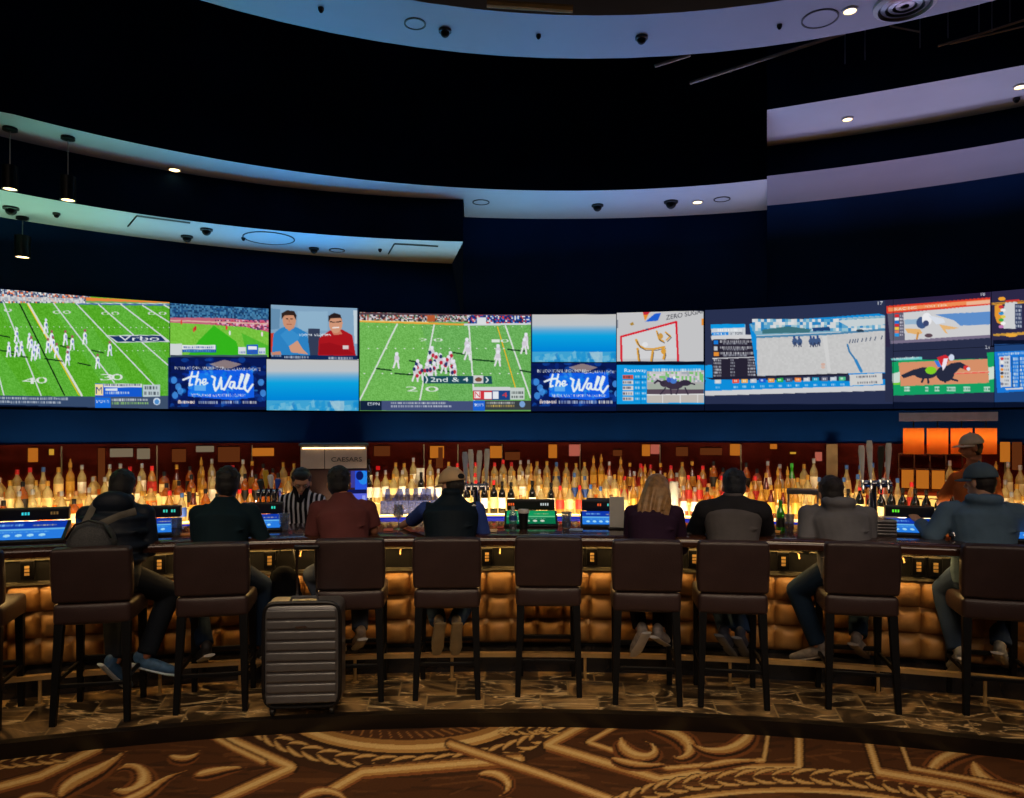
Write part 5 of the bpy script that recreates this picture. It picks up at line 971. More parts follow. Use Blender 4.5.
for k, rr in enumerate((.19, .145, .10, .055)):
    mb = MB(); mb.sweep(lambda a_, r_, z_: c+Vector((r_*math.cos(a_), r_*math.sin(a_), z_)), [(rr, 0), (rr, -.02), (rr-.028, -.035+.004*k), (rr-.028, 0)], lr(0, 2*math.pi, 32), caps=False); mb.build('ring', M['steel'] if k else M['white'], t)
mb = MB(); mb.lathe([(0, -.002), (.17, -.002)], c, 28); mb.build('throat', M['darkplastic'], t)
c = cp(335.5, 201.5, H2); mb = MB(); mb.ell(c-Z*.02, (.045, .045, .03)); o = mb.build('smoke_detector', em('red_indicator', (226, 40, 36), .55), loc=c); tag(o, 'small red glowing detector on the upper left soffit', 'detector')
for i, (q, lab) in enumerate((([(128, 226), (137, 215.5), (190, 222.5)], 'black linear slot on the left part of the lower left soffit'), ([(388.5, 253.5), (394.5, 243.5), (438, 246)], 'black linear slot on the right end of the lower left soffit'))):
    p = [cp(x, y, H1)-Z*.004 for x, y in q]; mb = MB(); mb.tube([p[1], p[2]], [(.03, .008)]*2, 4, ref=(0, 1, 0)); mb.tube([p[0], p[1]], [(.008, .006)]*2, 4, ref=(1, 0, 0)); o = mb.build('linear_diffuser', M['darkplastic'], loc=p[1]); tag(o, lab, 'air vent', 'linear slots on the soffit')
# cylinder pendants at the left
for i, (px, yt, yb, yc, H, lab) in enumerate(((10, 166, 189.5, 128, H2, 'black cylinder pendant lamp at the left edge, beside another on the right'), (68, 176.5, 200.5, 137, H2, 'black cylinder pendant lamp, right one of the upper pair'), (22.5, 236, 257.5, 217, H1, 'black cylinder pendant lamp hanging lowest at the left'))):
    Y = F*H/(HZ-yc); top = W(px, yt, Y); bot = W(px, yb, Y); cl = Vector((top.x, top.y, EYE+H)); rad = 7.0*Y/F
    t = thing('cylinder_pendant', bot, lab, 'pendant lamp', 'black cylinder pendants at the left')
    mb = MB(); mb.lathe([(rad*.86, .03), (rad*.86, 0), (rad, 0), (rad, top.z-bot.z), (0, top.z-bot.z)], bot, 20); mb.build('lamp_body', M['blackmetal'], t)
    mb = MB(); mb.lathe([(0, .006), (rad*.88, .006)], bot, 20); mb.build('lens', M['warm'], t)
    mb = MB(); mb.tube([top, cl], .004, 5); mb.build('cable', M['steel'], t); mb = MB(); mb.lathe([(.05, 0), (.05, -.02), (0, -.025)], cl, 14); mb.build('canopy', M['blackmetal'], t)
DPT = lambda x: 6.0-.0045*max(0, x-690) if x < 767 else min(5.65-.0016*(x-767), cp(x, yR3(x), H3).y-.10)
# pipes and hangers above the right soffit
c0 = W(530, 7, 4.6); mb = MB(); mb.tube([W(487, 3.5, 4.6), W(573, 9, 4.6)], .024, 8); o = mb.build('ceiling_pipe', M['brass'], loc=c0); tag(o, 'golden pipe end above the hanging ring at the top', 'pipe')
for i, (pts, rd, lab) in enumerate((([(690, 83), (845, 33)], .02, 'thin grey pipe sloping behind the hanging ring'), ([(938, 46), (980, 34), (1040, 15)], .012, 'thin cable sloping above the upper right soffit'), ([(950, 44), (1000, 32), (1050, 20)], .008, 'second thin cable just below the first, upper right'), ([(655, 66), (690, 55)], .02, 'short dark pipe below the hanging ring'), ([(890, 26), (920, 32)], .01, 'short thin cable under the hanging ring'))):
    mb = MB(); mb.tube([W(x, y, DPT(x)) for x, y in pts], rd*.7, 6); o = mb.build('ceiling_pipe', pm('dim_pipe_%d' % i, (150, 130, 110), .5, .2), loc=W(*pts[0], DPT(pts[0][0]))); tag(o, lab, 'pipe')
for i, (x, y0, y1) in enumerate(((845, 33, 64), (865, 30, 60), (920, 16, 48), (948, 16, 38), (979, 3, 32), (992, 0, 32), (1010, 0, 22))):
    mb = MB(); p0 = W(x, y1, DPT(x)); mb.tube([p0, Vector((p0.x, p0.y, ZC))], .004, 5); o = mb.build('hanger_rod', M['steel'], loc=p0); tag(o, 'thin hanging rod above the upper right soffit, number %s from the left' % ['one', 'two', 'three', 'four', 'five', 'six', 'seven'][i], 'hanger rod', 'hanger rods at the upper right')
# ---------------------------------------------------------------- people
SK = {'tan': pm('skin_tan', (176, 118, 88), .5, var=.06, spec=.3), 'light': pm('skin_light', (206, 156, 128), .5, var=.06, spec=.3), 'brown': pm('skin_brown', (140, 88, 62), .5, var=.06, spec=.3)}
EYW, EYD = pm('eye_white', (225, 222, 215), .3), pm('eye_iris', (40, 26, 20), .3); LIP = pm('lip', (160, 70, 66), .5)
def cloth(n, c, var=.15, bump=.5, bs=14, rough=.85): return pm(n, c, rough, var=var, scale=6, bump=bump, bscale=bs, spec=.2)
def cap_pts(mb, p, rad): mb.ell(p, rad, n=14)
def limb(mb, pts, rads, n=14):
    mb.tube(pts, rads, n)
    for p, r in zip(pts, rads): mb.ell(p, r if not isinstance(r, tuple) else min(r), n=14)
def hand(mb, wr, d, up, s=1.0, left=False, curl=.5):       # palm, five fingers, thumb; d points along the hand, up is the back of the hand
    d = d.normalized(); side = d.cross(up).normalized()*(-1 if left else 1); up = side.cross(d).normalized()*(-1 if left else 1)
    if up.dot(Vector((0, 0, 1))) < 0 and abs(up.z) > .2: up = -up
    mb.tube([wr, wr+d*.045*s, wr+d*.095*s], [(.026*s, .017*s), (.040*s, .016*s), (.038*s, .013*s)], 12, ref=side); mb.ell(wr, .022*s, n=12)
    for k, (o, l) in enumerate(((-.030, .068), (-.010, .078), (.010, .073), (.029, .056))):
        b = wr+d*.09*s+side*o*s; c = curl*(1+.15*k); q = [b]; a = 0
        for seg in (.45, .32, .23):
            a += c*.9; q.append(q[-1]+(d*math.cos(a)-up*math.sin(a))*l*seg*s)
        mb.tube(q, [.0092*s, .0088*s, .0082*s, .007*s], 8); mb.ell(q[-1], .007*s, n=8)
    b = wr+d*.025*s-side*.028*s; q = [b, b+(d*.6-side*.7-up*.2).normalized()*.038*s, b+(d*.6-side*.7-up*.2).normalized()*.038*s+(d*.95-side*.2-up*.3).normalized()*.032*s]
    mb.tube(q, [.013*s, .011*s, .0085*s], 8); mb.ell(q[-1], .0085*s, n=8)
def lerp(a, b, t): return a+(b-a)*t
def person(px, Y, label, skin='tan', shirt=None, shirt_name='shirt', sleeve='long', trouser=(24, 34, 54), shoe=(150, 148, 150), sole=(225, 222, 215), head=(0, 0), headY=.2, face=0.0, nod=.25, hair='short', hairc=(18, 16, 18),
           elbows=None, hands_=None, knees=None, ankles=None, toes=None, shw=.195, build=1.0, shz=1.33, seated=True, extra=None, lean=.14, hip=None, curl=.5, hs=1.0):
    """px, Y: where the hips are; head: photo column and row of the head's middle; limbs given as photo points with a depth"""
    base = Vector(((px-512)/F*Y, Y, 0)); a = math.atan2(base.x, base.y+4.7); f, r = localframe(a); t = thing('person', base, label, 'person'); B = build
    def Lp(x, y, z): return base+r*x+f*y+Z*z
    hc = W(head[0], head[1], Y+headY); zs = shz
    shc = Lp(0, lean, zs)
    # the shoulders follow the head a little
    off = (hc-shc).dot(r); shc += r*off*.55
    hipc = Lp(0, 0, .87) if hip is None else hip
    neck = shc+Z*.06+f*.0; S = [shc+r*(s*shw*B*.84)+Z*-.055 for s in (-1, 1)]
    elbows = elbows or [None, None]; hands_ = hands_ or [None, None]
    E = [W(*elbows[i]) if elbows[i] else S[i]+r*((-1, 1)[i]*.09)+f*.15+Z*-.22 for i in (0, 1)]
    Wr = [W(*hands_[i]) if hands_[i] else Vector((0, 0, 1.13))+(lambda q: Vector((q.x, q.y, 0)))(shc+r*((-1, 1)[i]*.10)+f*.34) for i in (0, 1)]
    if seated:
        kn = knees or [None, None]; an = ankles or [None, None]
        K = [W(*kn[i]) if kn[i] else Lp((-1, 1)[i]*.12, .45, .86) for i in (0, 1)]
        A = [W(*an[i]) if an[i] else Lp((-1, 1)[i]*.10, .33, .40) for i in (0, 1)]
    else:
        K = [Lp((-1, 1)[i]*.09, 0, .48) for i in (0, 1)]; A = [Lp((-1, 1)[i]*.09, 0, .09) for i in (0, 1)]
    T = [(toes[i] and W(*toes[i])) if toes and toes[i] else A[i]+f*(.17 if seated else -.17)+r*((-1, 1)[i]*.03)-Z*(.05) for i in (0, 1)]
    HJ = [hipc+r*(s*.09)+f*.02 for s in (-1, 1)]
    sk = SK[skin]
    # head frame: face turns by `face` (radians, to the right), nods down by `nod`
    hf = (f*math.cos(face)+r*math.sin(face)); hr = (r*math.cos(face)-f*math.sin(face)); hu = (Z*math.cos(nod)+hf*math.sin(nod)).normalized(); hf2 = (hf*math.cos(nod)-Z*math.sin(nod)).normalized()
    if not seated or face > 1.6 or face < -1.6: pass
    HR_ = R3(hr, hf2, hu)
    def H(x, y, z): return hc+hr*(x*hs)+hf2*(y*hs)+hu*(z*hs)
    body = MB(); up_ = (shc-hipc)
    mid = lerp(hipc, shc, .45)+f*-.015
    body.tube([hipc-Z*.08, hipc, mid, lerp(mid, shc, .55), shc-Z*.07, shc-Z*.0], [(.13*B, .09*B), (.145*B, .10*B), (.130*B, .09*B), (.150*B, .095*B), (.125*B, .07*B), (.055*B, .05*B)], 20, ref=r)
    for i in (0, 1):
        limb(body, [S[i], E[i], Wr[i]], [.040*B, .033*B, .024]); limb(body, [HJ[i], K[i], A[i]], [.08*B, .052*B, .036])
        dd = (Wr[i]-E[i]); hand(body, Wr[i], dd if dd.length > .05 else f, Z, left=(i == 0), curl=curl); body.ell(lerp(A[i], T[i], .35)-Z*.055, (.026, .035, .02))
    nb2 = H(0, -.02, -.09); body.tube([neck-Z*.08, lerp(neck, nb2, .5), nb2], [(.066, .062), (.054, .056), (.054, .058)], 14, ref=r)
    body.ell(H(0, 0, .025), (.076*hs, .095*hs, .098*hs), HR_); body.ell(H(0, .022, -.045), (.058*hs, .066*hs, .068*hs), HR_); body.ell(H(0, .045, -.088), (.030*hs, .028*hs, .022*hs), HR_)
    body.tube([H(0, .088, .012), H(0, .112, -.030), H(0, .096, -.040)], [.009, .014, .010], 8); body.ell(H(0, .090, .028), (.055, .014, .012), HR_)
    for s in (-1, 1): body.ell(H(s*.079, -.005, -.012), (.010, .019, .030), HR_); body.ell(H(s*.012, .098, -.036), .008)
    body.ell(H(0, .083, -.064), (.024, .012, .007), HR_); body.ell(H(0, .081, -.074), (.020, .012, .007), HR_)
    body.build('body', sk, t, remesh=.0065, sm=4)
    if abs(face) > .8:
        for s in (-1, 1):
            mb = MB(); mb.ell(H(s*.032, .083, .008), (.013, .008, .007), HR_); mb.ell(H(s*.032, .0895, .007), (.005, .003, .005), HR_, m=1); mb.build('eye', [EYW, EYD], t)
        mb = MB(); mb.ell(H(0, .0935, -.066), (.022, .004, .004), HR_); mb.build('lips', LIP, t)
    # upper garment
    mb = MB(); g = .016
    mb.tube([hipc-Z*.06, hipc+Z*.02, mid, lerp(mid, shc, .6), shc-Z*.045, shc+Z*.025, shc+Z*.07], [(.165*B, .125*B), (.172*B, .125*B), (.158*B, .115*B), (.182*B, .125*B), (.165*B, .10*B), (.088*B, .075*B), (.062, .06)], 22, ref=r)
    for i in (0, 1):
        s = (-1, 1)[i]; j = lerp(shc, S[i], .6)
        if sleeve == 'vest': mb.ell(S[i]-r*(s*.01), (.05*B, .055*B, .055*B)); continue
        e2 = lerp(S[i], E[i], .85) if sleeve == 'short' else E[i]
        mb.tube([j, S[i], e2], [.056*B, .062*B, .060*B if sleeve == 'short' else .052*B], 14); mb.ell(S[i], .062*B, n=14)
        if sleeve != 'short': mb.ell(E[i], .052*B, n=14); mb.tube([E[i], lerp(E[i], Wr[i], .92)], [.052*B, .038*B], 14)
    if shirt_name == 'hoodie':
        mb.tube([shc+Z*.045-f*.055+r*(.085*math.cos(w)*1.0)+f*(.07*math.sin(w)) for w in lr(0, 2*math.pi, 16)], .036, 10); mb.ell(shc-f*.095+Z*.005, (.095, .045, .085), R3(r, f, Z)); mb.ell(shc-f*.10-Z*.05, (.06, .04, .075), R3(r, f, Z))
    if shirt_name in ('jacket',):
        mb.tube([shc+Z*.055+r*(.085*math.cos(w))+f*(.075*math.sin(w)-.01) for w in lr(0, 2*math.pi, 16)], .036, 10); mb.ell(shc-f*.075+Z*.03, (.13, .075, .09), R3(r, f, Z))
        for q in (.25, .45, .65, .85): c_ = lerp(hipc, shc, q); mb.tube([c_+r*(.178*B*math.cos(w))+f*(.122*B*math.sin(w)) for w in lr(0, 2*math.pi, 20)], .022, 8)
    if shirt_name in ('vest', 'sweater'): mb.tube([shc+Z*.075+r*(.058*math.cos(w))+f*(.056*math.sin(w)-.005) for w in lr(0, 2*math.pi, 16)], .017 if shirt_name == 'vest' else .012, 8)
    if shirt_name == 'vest': mb.tube([shc+Z*.03+f*.005, shc+Z*.105], [.07, .062], 16)
    # folds across the back and at the sides
    for q, dx in ((.18, .05), (.3, -.06), (.42, .03), (.6, -.04)):
        c_ = lerp(hipc, shc, q)-f*.098*B; mb.tube([c_-r*(.11+dx)*B+Z*.02, c_+r*dx*.5-f*.014, c_+r*(.11-dx)*B+Z*.035], [.008, .016, .008], 8)
    top = mb.build(shirt_name, shirt, t, remesh=.009, sm=5)
    if sleeve == 'vest':
        for i in (0, 1):
            mb = MB(); limb(mb, [S[i], E[i]], [.055*B, .047*B]); e2 = lerp(E[i], Wr[i], .25); mb.tube([E[i], e2], [.05*B, .045*B], 14); mb.build('sleeve', extra, t, remesh=.009, sm=3)
    # trousers
    tm = cloth('trousers_%d' % len(bpy.data.materials), trouser, bump=.35, bs=10); mb = MB(); mb.tube([hipc-Z*.10, hipc+Z*.03], [(.155*B, .12*B), (.165*B, .115*B)], 20, ref=r)
    for i in (0, 1):
        a2 = lerp(K[i], A[i], 1.0); mb.tube([HJ[i], lerp(HJ[i], K[i], .5), K[i]], [.092*B, .082*B, .066*B], 16); mb.ell(K[i], .066*B, n=14); mb.tube([K[i], lerp(K[i], a2, .5), a2], [.066*B, .060*B, .054*B], 16)
        kd = (A[i]-K[i]).normalized()
        for q in (.82, .9): mb.ell(lerp(K[i], A[i], q), (.058*B, .058*B, .014))
    mb.build('trousers', tm, t, remesh=.010, sm=3)
    shm, som = pm('shoe_%d' % len(bpy.data.materials), shoe, .6, var=.3, scale=30), pm('sole_%d' % len(bpy.data.materials), sole, .6)
    for i in (0, 1):
        d = (T[i]-A[i]); d = (d-Z*d.z*.2).normalized(); sd = d.cross(Z).normalized(); u2 = sd.cross(d); RRs = R3(sd, d, u2); heel = A[i]-u2*.05-d*.03
        mb = MB(); mb.tube([heel, heel+d*.10, heel+d*.19, heel+d*.25], [(.037, .045), (.042, .042), (.046, .032), (.034, .022)], 14, ref=sd); mb.ell(heel+u2*.03, (.038, .045, .05), RRs); mb.ell(heel+d*.25, (.034, .025, .022), RRs); sh = mb.build('shoe', shm, t, remesh=.008, sm=3)
        mb = MB(); mb.tube([heel-d*.04-u2*.036, heel+d*.1-u2*.036, heel+d*.2-u2*.032, heel+d*.28-u2*.024], [(.040, .011), (.040, .011), (.047, .011), (.03, .009)], 12, ref=sd); mb.build('sole', som, sh).location = (0, 0, 0)
    # hair or cap
    hm = pm('hair_%d' % len(bpy.data.materials), hairc, .55, var=.35, scale=60, bump=.6, bscale=160)
    if hair == 'cap':
        mb = MB(); mb.ell(H(0, -.035, .0), (.080*hs, .075*hs, .075*hs), HR_); mb.ell(H(0, -.06, -.05), (.052*hs, .035*hs, .04*hs), HR_); mb.build('hair', hm, t, remesh=.008, sm=2)
    if hair in ('short', 'fringe'):
        mb = MB(); mb.ell(H(0, -.016, .038), (.086*hs, .098*hs, .096*hs), HR_); mb.ell(H(0, -.035, -.01), (.080*hs, .075*hs, .082*hs), HR_); mb.ell(H(0, -.06, -.055), (.05*hs, .035*hs, .04*hs), HR_)
        if hair == 'fringe': mb.ell(H(0, .03, .085), (.075, .075, .04), HR_)
        g2 = random.Random(px)
        for k in range(60):
            w, e = g2.uniform(0, 2*math.pi), g2.uniform(.1, 1.5); mb.ell(H(.084*math.cos(w)*math.sin(e), -.018+.096*math.sin(w)*math.sin(e), .038+.094*math.cos(e)), .011*hs, n=8)
        mb.build('hair', hm, t, remesh=.008, sm=2)
    return t, H, HR_, hm, shc, f, r, top, hipc, S, E, Wr
def bent_elbow(px, py, Y): return (px, py, Y)
# 1 the man with the backpack
P1 = person(108, 4.95, 'person in a dark padded jacket with a backpack, seated at the left end', 'tan', cloth('black_jacket', (26, 34, 48), rough=.5), 'jacket', head=(122, 489), headY=.24, nod=.45, hair='short', hairc=(14, 13, 16), build=1.18, shw=.18, shz=1.33,
 elbows=[(86, 540, 5.2), (150, 548, 5.12)], hands_=[(112, 534, 5.5), (138, 533, 5.48)], trouser=(20, 26, 38), knees=[(112, 588, 5.35), (170, 592, 5.28)], ankles=[(116, 660, 5.12), (146, 655, 5.06)], toes=[(128, 676, 5.2), (172, 664, 5.12)], shoe=(58, 96, 136), sole=(190, 205, 220))
P2 = person(219, 5.12, 'person in a dark teal long-sleeved shirt with short black hair, seated second from the left', 'brown', cloth('dark_teal_shirt', (12, 34, 44)), 'shirt', head=(228, 485), headY=.2, nod=.15, hair='short', hairc=(10, 10, 14), build=1.1, shz=1.32, shw=.19,
 elbows=[(199, 540, 5.2), (263, 540, 5.28)], knees=[(196, 600, 5.45), (262, 585, 5.42)], ankles=[(205, 645, 5.22), (262, 645, 5.4)], toes=[(196, 655, 5.38), (252, 660, 5.5)], trouser=(22, 40, 66), shoe=(40, 40, 44))
P4 = person(347, 5.28, 'person in a maroon short-sleeved shirt with short black hair, behind the suitcase', 'tan', cloth('maroon_shirt', (100, 54, 54)), 'shirt', 'short', head=(339, 484), headY=.2, nod=.1, hair='short', hairc=(10, 12, 18), build=1.08, shz=1.335, shw=.2,
 elbows=[(312, 540, 5.4), (374, 530, 5.45)], hands_=[(330, 534, 5.7), (352, 532, 5.75)], trouser=(70, 80, 100), knees=[(312, 575, 5.55), (360, 590, 5.6)], ankles=[(338, 628, 5.42), (360, 630, 5.4)], toes=[(342, 640, 5.55), (356, 640, 5.55)], shoe=(150, 130, 110))
P5 = person(450, 5.34, 'person in a navy vest over a blue shirt and pale cap, seated', 'light', cloth('navy_vest', (10, 26, 38), rough=.7), 'vest', 'vest', extra=cloth('blue_sleeves', (50, 74, 150)), head=(452, 486), headY=.22, nod=.2, face=-.75, hair='cap', hairc=(30, 24, 20), build=1.15, shz=1.325, shw=.195,
 elbows=[(414, 519, 5.62), (485, 540, 5.5)], hands_=[(401, 526, 5.75), (470, 534, 5.75)], trouser=(60, 84, 120), knees=[(432, 598, 5.65), (468, 598, 5.65)], ankles=[(438, 622, 5.42), (456, 622, 5.42)], toes=[(436, 644, 5.5), (455, 644, 5.5)], shoe=(150, 136, 110), sole=(170, 150, 110))
P7 = person(650, 5.22, 'person with long blonde hair in a dark purple top, head bowed, back to the room', 'light', cloth('purple_top', (44, 24, 48)), 'blouse', head=(657, 492), headY=.24, nod=.5, face=.15, hair='long', hairc=(150, 112, 66), build=1.0, shz=1.31, shw=.185,
 elbows=[(630, 545, 5.4), (682, 548, 5.4)], trouser=(28, 26, 34), ankles=[(640, 628, 5.35), (660, 628, 5.35)], toes=[(634, 644, 5.45), (672, 640, 5.5)], shoe=(170, 164, 160))
P8 = person(732, 5.19, 'person in a two-tone grey sweater with short dark hair, right of the blonde woman', 'tan', cloth('grey_sweater', (88, 84, 86)), 'sweater', head=(734, 487), headY=.2, nod=.15, hair='short', hairc=(16, 24, 38), build=1.12, shz=1.325, shw=.2,
 trouser=(50, 74, 110), ankles=[(726, 630, 5.35), (742, 632, 5.35)], toes=[(735, 648, 5.45), (748, 648, 5.45)], shoe=(60, 66, 84), sole=(120, 124, 130))
P9 = person(848, 5.20, 'person in a grey hoodie with short dark hair, left foot out on the foot rail', 'light', cloth('grey_hoodie', (112, 112, 118)), 'hoodie', head=(830, 494), headY=.22, nod=.15, face=-.3, hair='short', hairc=(30, 24, 26), build=1.16, shz=1.30, shw=.205,
 elbows=[(806, 545, 5.3), (868, 545, 5.3)], knees=[(797, 590, 5.42), (860, 590, 5.5)], ankles=[(818, 644, 5.32), (858, 636, 5.3)], toes=[(798, 650, 5.42), (868, 652, 5.45)], trouser=(24, 44, 68), shoe=(130, 122, 116), sole=(160, 150, 140))
P10 = person(986, 5.06, 'person in a blue-grey hoodie and grey cap seated at the right end', 'light', cloth('bluegrey_hoodie', (88, 114, 138)), 'hoodie', head=(980, 482), headY=.2, nod=.1, face=-.75, hair='cap', hairc=(40, 32, 28), build=1.25, shz=1.335, shw=.2,
 elbows=[(932, 537, 5.22), (1022, 545, 5.15)], hands_=[(919, 522, 5.40), (1005, 530, 5.4)], knees=[(944, 590, 5.3), (1000, 590, 5.35)], ankles=[(958, 650, 5.12), (1001, 645, 5.15)], toes=[(950, 665, 5.28), (1008, 662, 5.28)], trouser=(44, 62, 92), shoe=(150, 150, 146), sole=(205, 200, 190))

# the backpack worn on one shoulder
t_, H, HR_, hm, shc, f, r, top, hipc, S, E, Wr = P1
c = W(92, 540, 4.80); t = thing('backpack', c, 'dark grey mesh backpack worn on the back of the man at the left end', 'backpack'); mesh_m = pm('grey_mesh_fabric', (70, 72, 76), .8, var=.5, scale=160, bump=.4, bscale=200)
mb = MB(); mb.ell(c+Z*-.02, (.15, .10, .15), R3(r, f, Z)); mb.ell(c+Z*-.16+f*.0, (.16, .10, .16), R3(r, f, Z)); mb.build('pack', mesh_m, t, remesh=.01, sm=4)
def back_pt(x, z, d=.0): q = lerp(hipc, shc, (z-hipc.z)/(shc.z-hipc.z)); return q+r*x-f*(.150+d)+Z*0
ms = pm('grey_strap', (104, 100, 92), .8, var=.2)
mb = MB(); mb.tube([back_pt(-.16, 1.17), back_pt(-.06, 1.23, .015), back_pt(.06, 1.285, .01), back_pt(.15, 1.31, -.03)], [(.026, .006)]*4, 8, ref=Z); mb.build('strap', ms, t)
mb = MB(); mb.tube([back_pt(-.17, 1.13, -.01), back_pt(-.15, 1.22, 0), back_pt(-.12, 1.33, -.03), back_pt(-.11, 1.385, -.09)], [(.024, .006)]*4, 8, ref=r); mb.build('strap', ms, t)
mb = MB(); mb.tube([c+r*x+Z*z-f*.075 for x, z in ((-.13, .02), (-.08, .11), (0, .135), (.08, .11), (.13, .02))], .007, 6); mb.build('zip', M['blackmetal'], t)

# caps
def cap(P, col, name, lab, brim_dir=1, strap=True):
    t_, H, HR_, hm, shc, f, r, *_ = P; c = H(0, 0, .05); t = thing('baseball_cap', c, lab, 'cap'); m = cloth(name, col, bump=.1)
    mb = MB(); n = 24; vs = []; K = 9
    for i in range(K+1):
        e = i/K*1.62
        for k in range(n):
            w = 2*math.pi*k/n; vs.append(H(.099*math.cos(w)*math.sin(e), -.008+.114*math.sin(w)*math.sin(e), .034+.108*math.cos(e)))
    fs = [(i*n+k, i*n+(k+1) % n, (i+1)*n+(k+1) % n, (i+1)*n+k) for i in range(K) for k in range(n)]
    mb.add(vs, fs); o = mb.build('crown', m, t, sharp=80); s = o.modifiers.new('thick', 'SOLIDIFY'); s.thickness = .004
    mb = MB(); mb.ell(H(0, -.008, .144), .009); mb.build('button', m, t)
    mb = MB(); vs = []
    for j in range(5):
        for k in range(13):
            w = math.pi*(k/12); d = .098+j*.018*math.sin(w)**.5; vs.append(H(.095*math.cos(w), .0+(.100+j*.020*math.sin(w)**.6)*math.sin(w)**.8, .036-j*.004-.012*math.cos(w)**2))
    mb.add(vs, [(j*13+k, j*13+k+1, (j+1)*13+k+1, (j+1)*13+k) for j in range(4) for k in range(12)]); o = mb.build('brim', m, t); s = o.modifiers.new('thick', 'SOLIDIFY'); s.thickness = .005
    if strap: mb = MB(); mb.ell(H(0, -.116, .056), (.032, .010, .022), HR_); mb.build('opening', pm(name+'_opening', (16, 14, 16), .8), t)
    return t
cap(P5, (206, 176, 136), 'tan_cap', 'pale tan baseball cap on the man in the navy vest'); cap(P10, (84, 104, 118), 'slate_cap', 'slate grey baseball cap on the man in the blue-grey hoodie', strap=False)
# dark yoke of the two-tone sweater, logo of the vest
t_, H, HR_, hm, shc, f, r, top, hipc, S, E, Wr = P8
mb = MB(); B = 1.12; mb.tube([shc-Z*.055, shc-Z*.02, shc+Z*.042, shc+Z*.07], [(.196*B, .130*B), (.192*B, .108*B), (.108*B, .083*B), (.07, .065)], 22, ref=r)
for i in (0, 1): mb.tube([lerp(shc, S[i], .6), S[i], lerp(S[i], E[i], .3)], [.072*B, .077*B, .072*B], 14); mb.ell(S[i], .077*B); mb.tube([lerp(S[i], E[i], .3), E[i], lerp(E[i], Wr[i], .9)], [.070*B, .058*B, .044*B], 14); mb.ell(E[i], .058*B)
o = mb.build('yoke', cloth('charcoal_yoke', (34, 34, 40)), P8[0], remesh=.009, sm=5); o['label'] = 'charcoal shoulder yoke and sleeves'
t_, H, HR_, hm, shc, f, r, top, hipc, S, E, Wr = P5
p = W(474, 506, 5.13); mb = MB(); mb.add([p-r*.016, p+r*.016, p+r*.006+Z*.012, p-r*.004+Z*.014], [(0, 1, 2, 3)]); mb.box(p+Z*.004, (.03, .003, .004)); o = mb.build('logo', M['white'], t_)
# long blonde hair
t_, H, HR_, hm, shc, f, r, top, hipc, S, E, Wr = P7
mb = MB(); mb.ell(H(0, -.014, .036), (.092, .104, .100), HR_); mb.ell(H(0, -.045, -.02), (.092, .075, .10), HR_); gh = random.Random(4)
for k in range(70):
    x = gh.uniform(-1, 1); top_ = H(.078*x, -.045-.05*(1-x*x), .03+.05*(1-x*x)); z1 = gh.uniform(1.12, 1.24) if x < .4 else gh.uniform(1.2, 1.3)
    e = shc+r*(.10*x-.035+gh.uniform(-.02, .02))-f*(.115+gh.uniform(0, .03)); e.z = z1; m_ = lerp(top_, e, .5)-f*.035+r*(.02*x); m1 = lerp(top_, e, .25)-f*.04+r*.012*x
    mb.tube([top_, m1, m_, e], [.013, .016, .015, .004], 6)
for s in (-1, 1):
    for k in range(10): a_ = H(s*.08, .02-.012*k, .02); mb.tube([a_, a_+Z*-.09+r*s*.012, a_+Z*-.17+r*s*.0-f*.03], [.012, .014, .006], 6)
o = mb.build('long_hair', pm('blonde_hair', (150, 112, 70), .45, var=.35, scale=30, bump=.2, bscale=90), t_, remesh=.006, sm=6)

# the bartender behind the bar, facing the room
PB = person(302, 6.75, 'bartending person in a black and white striped shirt, looking down', 'light', None or cloth('striped_shirt', (220, 222, 230)), 'shirt', 'short', head=(301.5, 483), headY=-.12, nod=.3, face=math.pi-.12, hair='fringe', hairc=(20, 14, 16), build=1.0, shz=1.28, shw=.185, seated=False, lean=-.1,
 elbows=[(282, 528, 6.55), (322, 528, 6.55)], hands_=[(290, 536, 6.3), (312, 530, 6.3)], trouser=(16, 16, 20))
t_, H, HR_, hm, shc, f, r, top, hipc, S, E, Wr = PB
# stripes as part of the shirt's own cloth
m = top.data.materials[0]; nt = m.node_tree; b = nt.nodes['Principled BSDF']; tc = nt.nodes.new('ShaderNodeTexCoord'); wv = nt.nodes.new('ShaderNodeTexWave'); wv.inputs['Scale'].default_value = 7.5; wv.inputs['Distortion'].default_value = .6; wv.bands_direction = 'X'; rp = nt.nodes.new('ShaderNodeValToRGB'); rp.color_ramp.interpolation = 'CONSTANT'
rp.color_ramp.elements[0].color = lin((20, 20, 30))+(1,); rp.color_ramp.elements[1].position = .62; rp.color_ramp.elements[1].color = lin((214, 218, 232))+(1,); nt.links.new(tc.outputs['Object'], wv.inputs[0]); nt.links.new(wv.outputs[1], rp.inputs[0]); nt.links.new(rp.outputs[0], b.inputs['Base Color'])
mb = MB(); mb.tube([shc+Z*.07+r*(.06*math.cos(w))+f*(.056*math.sin(w)-.005) for w in lr(0, 2*math.pi, 16)], .02, 8); mb.tube([shc+Z*.06-f*.055-r*.05, shc-Z*.06-f*.12-r*.01], [.026, .012], 8); mb.tube([shc+Z*.06-f*.055+r*.05, shc-Z*.06-f*.12+r*.01], [.026, .012], 8); mb.build('collar', cloth('black_collar', (18, 18, 24)), t_, remesh=.008, sm=2)
mb = MB(); [mb.tube([H(s*.010, .094, .008), H(s*.024, .098, .020), H(s*.046, .090, .018), H(s*.052, .086, .004), H(s*.030, .094, -.008), H(s*.010, .094, .004)], .0022, 5) for s in (-1, 1)]; mb.tube([H(-.01, .096, .01), H(.01, .096, .01)], .002, 5); mb.build('glasses', M['blackmetal'], t_)
